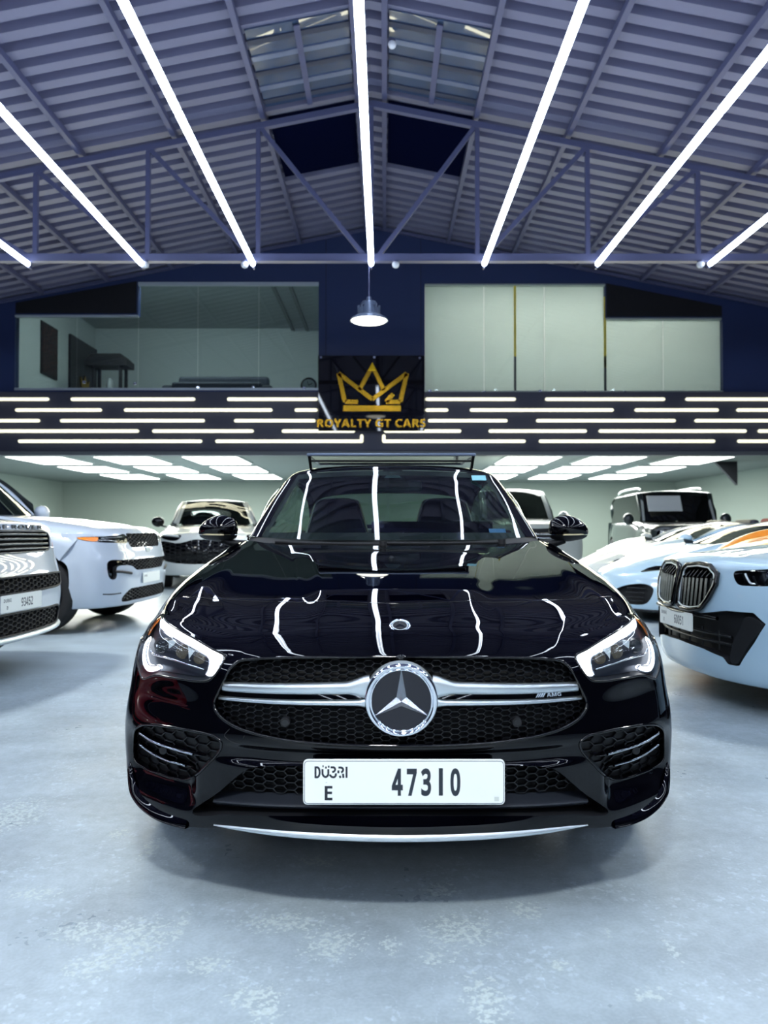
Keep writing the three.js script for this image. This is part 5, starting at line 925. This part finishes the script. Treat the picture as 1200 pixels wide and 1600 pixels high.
{
  // second white SUV on the left
  const head = [[0.47, 0.985], [0.62, 0.98], [0.78, 0.973], [0.9, 0.97], [0.95, 0.962], [0.93, 0.93], [0.84, 0.912], [0.68, 0.905], [0.55, 0.9], [0.47, 0.905]];
  const grille = [[0, 1.0], [0.3, 0.998], [0.45, 0.99], [0.455, 0.905], [0.42, 0.86], [0.25, 0.852], [0, 0.85]];
  const slot = [[0, 0.73], [0.35, 0.728], [0.62, 0.728], [0.80, 0.728], [0.83, 0.70], [0.815, 0.55], [0.76, 0.535], [0.735, 0.56], [0.73, 0.655], [0.6, 0.672], [0.45, 0.652], [0.4, 0.62], [0.2, 0.612], [0, 0.61]];
  const low = [[0, 0.43], [0.35, 0.428], [0.5, 0.42], [0.64, 0.33], [0.63, 0.305], [0.35, 0.30], [0, 0.30]];
  const O = [grille, slot, low].map((h) => outline(sym(h), 150, true)), H = outline(head, 90);
  const { car, Z } = baseCar('white SUV with slim dark headlight and orange marker, second from the left edge', {
    paint: M.whitePaint, hw: 0.99, plan: 'box', corner: 0.47, ax: -0.82, ar: 0.445, wr: 0.395, wb: 3.0, len: 4.95, sill: 0.3, front: [[0.25, -0.22, 0.9], [0.25, -0.06, 0.93], [0.29, -0.01, 0.95], [0.4, 0.0, 0.98], [0.55, 0.01, 0.99], [0.7, 0.0, 0.99], [0.82, -0.03, 0.985], [0.94, -0.055, 0.975], [1.0, -0.085, 0.965]],
    edgeY: 1.06, edgeZ: -0.16, hoodY: 1.2, hoodZ: -1.45, cowlY: 1.2, beltY: 1.18, roofY: 1.82, rhw: 0.63, topZ: -2.25, rearZ: -4.3, backZ: -4.75, tailY: 1.1, crown: 0.03, noseK: 0.965, cuts: [...O, H],
  }, [-2.64, 0, -6.5], THREE.MathUtils.degToRad(87));
  O.forEach((pts, i) => {
    const gg = new THREE.Group(); gg.name = ['grille', 'bumper_slot', 'lower_intake'][i]; car.add(gg);
    part('backing', sheetOn(Z, pts, -0.04, 0, 0.02), M.pianoBlack, gg); part('frame', skirt(Z, pts, 0.0, -0.04), M.plastic, gg);
    part('mesh', honeycomb(Z, pts, 0.07, 0.035, -0.015, 0.007, 0.012, (x, y) => i === 1 && Math.abs(x) > 0.6), M.plastic, gg);
  });
  part('emblem', rbx(0.13, 0.05, 0.01, 0.02, 0.0, 0.82, Z(0, 0.82) + 0.004), M.satin, car);
  plateOn(car, 0, 0.52, Z(0, 0.52) + 0.01, 0.52, 0.11, smallPlate('', ''));
  both((F) => {
    const h = lampIn(car, F, Z, H); part('running_light', F(merge([bead(Z, [[0.5, 0.965], [0.65, 0.958], [0.8, 0.953]], 0.004, -0.03), bead(Z, [[0.62, 0.92], [0.72, 0.928], [0.82, 0.935]], 0.005, -0.03)])), std(0xcfd6de, 0.2, 0.5), h);
    part('side_marker', F(sheetOn(Z, outline([[0.85, 0.962], [0.9, 0.965], [0.945, 0.958], [0.925, 0.935], [0.87, 0.925]], 40), 0.002, 0.01, 0.006)), M.amber, h);
    part('slot_blade', F(merge([bead(Z, [[0.76, 0.615], [0.70, 0.612], [0.6, 0.60], [0.5, 0.585]], 0.014, 0.004)])), M.plastic, car);
    part('reflector_line', F(bead(Z, [[0.86, 0.395], [0.78, 0.388], [0.66, 0.39]], 0.006, 0.001)), M.plastic, car);
  });
}
{
  // white saloon with upright kidney grille on the right
  const kid = [[0.035, 0.80], [0.07, 0.825], [0.2, 0.838], [0.33, 0.83], [0.405, 0.79], [0.415, 0.72], [0.37, 0.63], [0.32, 0.575], [0.2, 0.555], [0.09, 0.558], [0.04, 0.575], [0.028, 0.68]];
  const head = [[0.50, 0.80], [0.62, 0.82], [0.75, 0.835], [0.86, 0.845], [0.90, 0.82], [0.87, 0.765], [0.75, 0.74], [0.62, 0.73], [0.545, 0.735]];
  const low = [[0, 0.545], [0.3, 0.545], [0.5, 0.58], [0.66, 0.585], [0.72, 0.53], [0.66, 0.42], [0.57, 0.275], [0.5, 0.275], [0.47, 0.31], [0.3, 0.335], [0, 0.345]];
  const vent = [[0.83, 0.52], [0.88, 0.54], [0.905, 0.48], [0.895, 0.36], [0.85, 0.35], [0.80, 0.39]];
  const K = outline(kid, 0, false), H = outline(head, 80), Lw = outline(sym(low), 0, false), V = outline(vent, 0, false);
  const { car, Z } = baseCar('pale ice-white saloon with black kidney grille at the right photo edge', {
    paint: M.icePaint, hw: 0.95, plan: 'round', corner: 0.5, ax: -0.86, ar: 0.4, wr: 0.35, wb: 2.99, len: 5.06, sill: 0.2, front: [[0.17, -0.2, 0.92], [0.165, -0.06, 0.94], [0.2, -0.015, 0.955], [0.3, 0.0, 0.975], [0.42, 0.0, 0.985], [0.55, 0.005, 0.985], [0.67, -0.01, 0.98], [0.78, -0.035, 0.97], [0.84, -0.06, 0.96]],
    edgeY: 0.88, edgeZ: -0.14, hoodY: 0.985, hoodZ: -1.45, cowlY: 1.0, beltY: 0.97, roofY: 1.5, rhw: 0.58, topZ: -2.2, rearZ: -3.6, backZ: -4.4, tailY: 1.07, crown: 0.04, noseK: 0.96, cuts: [K, H, Lw, V],
  }, [1.83, 0, -2.87], THREE.MathUtils.degToRad(-88.5));
  both((F) => {
    const g = new THREE.Group(); g.name = 'kidney_grille'; car.add(g);
    part('grille_frame', F(merge([skirt(Z, K, 0.022, -0.04), bead(Z, K.filter((_, i) => i % 2 === 0), 0.014, 0.02, true)])), M.pianoBlack, g);
    part('grille_trim', F(bead(Z, K.filter((_, i) => i % 2 === 0).map(([x, y]) => [0.222 + (x - 0.222) * 0.9, 0.70 + (y - 0.70) * 0.9]), 0.005, 0.02, true)), M.satin, g);
    part('grille_backing', F(sheetOn(Z, K, -0.04, 0, 0.02)), std(0x040507, 0.7), g);
    const f = sdf(K);
    for (let k = 0; k < 8; k++) { const x = 0.065 + k * 0.045; let y0 = null, y1 = null; for (let y = 0.54; y < 0.85; y += 0.004) if (f(x, y) > 0.016) { if (y0 === null) y0 = y; y1 = y; } if (y0 !== null) part('grille_slat', F(merge([bar([x, y0, Z(x, y0) + 0.008], [x, lerp(y0, y1, 0.72), Z(x, 0.76) + 0.022], 0.013, 0.03), bar([x, lerp(y0, y1, 0.72), Z(x, 0.76) + 0.022], [x, y1, Z(x, y1) - 0.02], 0.011, 0.025)])), M.darkChrome, g); }
    const h = lampIn(car, F, Z, H); part('light_guide', F(merge([bead(Z, [[0.56, 0.795], [0.575, 0.775], [0.605, 0.745], [0.63, 0.742]], 0.006, -0.012), bead(Z, [[0.69, 0.80], [0.705, 0.78], [0.73, 0.76]], 0.006, -0.015)])), std(0xdde6ec, 0.2, 0.3), h);
    [[0.66, 0.782], [0.78, 0.795]].forEach(([x, y]) => part('projector', F(cylZ(0.028, 0.03, 0.03, x, y, Z(x, y) - 0.03, 20)), M.darkChrome, h));
    const lb = new THREE.Group(); lb.name = 'bumper_blade'; car.add(lb);
    part('blade', F(sheetOn(Z, outline([[0.63, 0.56], [0.69, 0.545], [0.705, 0.52], [0.64, 0.41], [0.565, 0.29], [0.53, 0.29], [0.545, 0.40], [0.60, 0.50]], 70), 0.008, 0.04, 0.01)), M.plastic, lb);
    const v = new THREE.Group(); v.name = 'side_vent'; car.add(v); part('vent_backing', F(merge([sheetOn(Z, V, -0.03, 0, 0.012), skirt(Z, V, 0, -0.03)])), M.plastic, v);
  });
  const lw = new THREE.Group(); lw.name = 'lower_intake'; car.add(lw);
  part('intake_backing', merge([sheetOn(Z, Lw, -0.06, 0, 0.02), skirt(Z, Lw, 0, -0.06)]), M.plastic, lw);
  part('intake_bars', [...[0.385, 0.43].map((y) => bead(Z, [-0.5, -0.3, 0, 0.3, 0.5].map((x) => [x, y]), 0.008, -0.03)), ...[-0.4, -0.24, -0.08, 0.08, 0.24, 0.4].map((x) => bead(Z, [[x, 0.34], [x, 0.4], [x, 0.46]], 0.007, -0.035))], M.meshPlastic, lw);
  part('intake_bridge', bead(Z, [-0.45, -0.2, 0, 0.2, 0.45].map((x) => [x, 0.53]), 0.012, 0.01), M.pianoBlack, lw);
  plateOn(car, 0, 0.48, Z(0, 0.48) + 0.02, 0.5, 0.11, smallPlate('E', '60051'));
}
// low white sports cars and the orange one between them
function sports(label, paint, at, turn, cabin, opt = {}) {
  const head = [[0.56, 0.60], [0.68, 0.655], [0.80, 0.70], [0.86, 0.70], [0.82, 0.64], [0.72, 0.585], [0.6, 0.56]], inn = [[0, 0.30], [0.3, 0.31], [0.5, 0.40], [0.72, 0.43], [0.80, 0.38], [0.76, 0.22], [0.5, 0.2], [0, 0.2]];
  const H = outline(head, 60), I = outline(sym(inn), 120);
  const { car, Z } = baseCar(label, {
    q: 0.7, paint, hw: 0.98, plan: 'wedge', corner: 0.62, ax: -1.1, ar: 0.4, wr: 0.345, wb: 2.65, len: 4.55, sill: 0.16, front: [[0.12, -0.25, 0.9], [0.12, -0.05, 0.93], [0.15, 0.0, 0.95], [0.24, 0.0, 0.97], [0.34, -0.02, 0.975], [0.44, -0.05, 0.97], [0.52, -0.1, 0.96, 0.08]],
    edgeY: 0.58, edgeZ: -0.19, hoodY: 0.86, hoodZ: -1.3, cowlY: 0.87, beltY: 0.86, roofY: 1.16, rhw: 0.5, topZ: -2.15, rearZ: -2.8, backZ: -3.9, tailY: 0.92, crown: -0.02, fender: 0.05, noseK: 0.94, cabin, mirror: 0.06, cuts: [H, I], ...opt,
  }, at, turn);
  both((F) => { const h = lampIn(car, F, Z, H); part('side_marker', F(sheetOn(Z, outline([[0.80, 0.695], [0.855, 0.695], [0.825, 0.655], [0.785, 0.655]], 30), 0.002, 0.008, 0.008)), std(0xe0501a, 0.3), h); });
  const g = new THREE.Group(); g.name = 'front_intake'; car.add(g);
  part('backing', merge([sheetOn(Z, I, -0.08, 0, 0.02), skirt(Z, I, 0, -0.08)]), M.plastic, g);
  for (const y of [0.24, 0.28, 0.33, 0.38]) for (const k of [-1, 1]) part('louvre', bead(Z, [0.52, 0.62, 0.72].map((x) => [k * x, y]), 0.01, -0.02), M.pianoBlack, g);
  part('splitter', bead(Z, [-0.85, -0.5, 0, 0.5, 0.85].map((x) => [x, 0.14]), 0.014, 0.01), M.plastic, car);
}
sports('low white sports car with red cabin directly behind the kidney-grille saloon', M.icePaint, [2.5, 0, -7.25], THREE.MathUtils.degToRad(-86), std(0x7c1018, 0.5));
sports('low white sports car with orange side marker, beside the dark boxy off-roader', M.pearlPaint, [2.78, 0, -9.45], THREE.MathUtils.degToRad(-84), M.leather);
sports('low orange sports car peeking over the bonnet of the ice-white saloon', M.orangePaint, [2.72, 0, -5.18], THREE.MathUtils.degToRad(-88), M.leather, { edgeY: 0.68, hoodY: 1.0, cowlY: 1.01, beltY: 0.98, roofY: 1.32, tailY: 1.02, fender: 0.06 });
sports('low red sports car beside the camera, left of the photo', M.redPaint, [-2.7, 0, -0.95], THREE.MathUtils.degToRad(88), M.leather);
{
  // dark boxy off-roader at the back right
  const head = [[0.6, 1.02], [0.75, 1.02], [0.82, 1.0], [0.82, 0.88], [0.75, 0.86], [0.6, 0.86]], gr = [[0, 1.02], [0.52, 1.02], [0.52, 0.88], [0, 0.88]];
  const H = outline(head, 40), G = outline(sym(gr), 60);
  const { car, Z } = baseCar('dark green boxy off-roader with pale roof rails near the rear wall', {
    q: 0.6, paint: M.greenPaint, hw: 0.98, plan: 'box', corner: 0.3, ax: -0.85, ar: 0.46, wr: 0.4, wb: 3.0, len: 4.75, sill: 0.35, front: [[0.4, -0.2, 0.92], [0.42, -0.03, 0.95], [0.5, 0, 0.97], [0.65, 0.0, 0.98], [0.8, -0.02, 0.985], [0.95, -0.03, 0.985], [1.05, -0.04, 0.98]],
    edgeY: 1.12, edgeZ: -0.08, hoodY: 1.2, hoodZ: -1.35, cowlY: 1.22, beltY: 1.2, roofY: 1.9, rhw: 0.76, topZ: -1.75, rearZ: -4.5, backZ: -4.62, tailY: 1.2, crown: 0.01, cuts: [H, G], mirror: 0.13,
  }, [6.25, 0, -13.2], THREE.MathUtils.degToRad(-5));
  both((F, k) => { const h = lampIn(car, F, Z, H); part('round_lamp', F(cylZ(0.07, 0.07, 0.02, 0.71, 0.94, Z(0.71, 0.94) - 0.02, 24)), M.chrome, h); part('roof_rail', tube([[k * 0.66, 1.92, -2.1], [k * 0.67, 1.96, -2.3], [k * 0.67, 1.96, -4.2], [k * 0.66, 1.92, -4.4]], 0.025, 30, 8), std(0xcfd6d6, 0.4), car); part('pillar_strip', F(bar([0.75, 1.22, -1.5], [0.715, 1.82, -1.86], 0.05, 0.02)), M.pearlPaint, car); });  // rails on the roof, and a pale strip along each windscreen pillar
  const g = new THREE.Group(); g.name = 'grille'; car.add(g); part('backing', sheetOn(Z, G, -0.03, 0, 0.02), M.plastic, g); for (const y of [0.91, 0.95, 0.99]) part('grille_bar', bead(Z, [-0.5, 0, 0.5].map((x) => [x, y]), 0.012, -0.01), M.darkChrome, g);
  part('reflection_card', rbx(0.72, 0.4, 0.01, 0.004, 0, 0, 0).rotateX(-0.53).translate(-0.3, 1.6, -1.535), std(0xeef2ee, 0.6), car);  // white card added in place of a bright reflection on the windscreen
  part('bull_bar', bead(Z, [-0.8, -0.4, 0, 0.4, 0.8].map((x) => [x, 0.6]), 0.05, 0.05), M.plastic, car);
}
{
  // white SUV behind the black car on the right
  const H = outline([[0.55, 1.0], [0.8, 1.0], [0.9, 0.97], [0.88, 0.88], [0.6, 0.86]], 40), G = outline(sym([[0, 1.05], [0.4, 1.04], [0.48, 0.95], [0.42, 0.75], [0, 0.72]]), 60);
  const { car, Z } = baseCar('large white SUV at the back, seen just right of the black car', {
    q: 0.6, paint: M.pearlPaint, hw: 1.0, plan: 'box', corner: 0.35, ax: -0.95, ar: 0.45, wr: 0.4, wb: 3.08, len: 5.2, sill: 0.35, front: [[0.35, -0.2, 0.92], [0.36, -0.03, 0.95], [0.45, 0, 0.97], [0.6, 0.01, 0.985], [0.8, -0.01, 0.985], [0.95, -0.03, 0.98], [1.05, -0.06, 0.975]],
    edgeY: 1.15, edgeZ: -0.12, hoodY: 1.27, hoodZ: -1.5, cowlY: 1.28, beltY: 1.24, roofY: 1.96, rhw: 0.69, topZ: -2.2, rearZ: -4.7, backZ: -5.0, tailY: 1.2, crown: 0.03, cuts: [H, G], mirror: 0.14,
  }, [3.05, 0, -13.3], THREE.MathUtils.degToRad(4));
  both((F) => lampIn(car, F, Z, H));
  const g = new THREE.Group(); g.name = 'grille'; car.add(g); part('backing', merge([sheetOn(Z, G, -0.03, 0, 0.02), skirt(Z, G, 0, -0.03)]), M.plastic, g); for (const y of [0.78, 0.86, 0.94]) part('grille_bar', bead(Z, [-0.4, 0, 0.4].map((x) => [x, y]), 0.02, -0.005), M.chrome, g);
  part('roof_antenna', new THREE.ConeGeometry(0.05, 0.1, 12).translate(0, 2.0, -3.6), M.pearlPaint, car);
}
{
  // white crossover with black front behind the black car on the left
  const H = outline([[0.55, 0.93], [0.75, 0.955], [0.9, 0.96], [0.93, 0.93], [0.85, 0.87], [0.62, 0.85]], 50), G = outline(sym([[0, 0.86], [0.35, 0.86], [0.5, 0.82], [0.62, 0.8], [0.9, 0.82], [0.93, 0.7], [0.86, 0.52], [0.5, 0.45], [0, 0.45]]), 120);
  const { car, Z } = baseCar('white crossover with glossy black lower front, left behind the black car', {
    q: 0.7, paint: M.pearlPaint, hw: 1.0, plan: 'round', corner: 0.5, ax: -0.95, ar: 0.43, wr: 0.38, wb: 2.95, len: 4.95, sill: 0.28, front: [[0.25, -0.2, 0.92], [0.25, -0.04, 0.94], [0.32, 0, 0.96], [0.5, 0.0, 0.98], [0.65, 0.01, 0.985], [0.8, -0.02, 0.98], [0.92, -0.06, 0.97]],
    edgeY: 0.99, edgeZ: -0.13, hoodY: 1.13, hoodZ: -1.45, cowlY: 1.14, beltY: 1.12, roofY: 1.64, rhw: 0.6, topZ: -2.25, rearZ: -3.9, backZ: -4.6, tailY: 1.12, crown: 0.05, cuts: [H, G], mirrorPaint: M.pianoBlack,
  }, [-2.95, 0, -11.1], THREE.MathUtils.degToRad(12));
  both((F) => { const h = lampIn(car, F, Z, H); part('running_light', F(bead(Z, [[0.6, 0.92], [0.75, 0.935], [0.88, 0.94]], 0.02, -0.01)), std(0xf2f6f6, 0.2), h); });
  const g = new THREE.Group(); g.name = 'grille'; car.add(g); part('backing', merge([sheetOn(Z, G, -0.03, 0, 0.02), skirt(Z, G, 0, -0.03)]), M.pianoBlack, g);
  part('mesh', honeycomb(Z, G, 0.12, 0.06, -0.012, 0.012, 0.012), M.meshPlastic, g);
}
scene.traverse((o) => { if (o.isMesh) { o.castShadow = true; o.receiveShadow = true; } if (o.isSpotLight) o.castShadow = true; });
renderer.render(scene, camera);
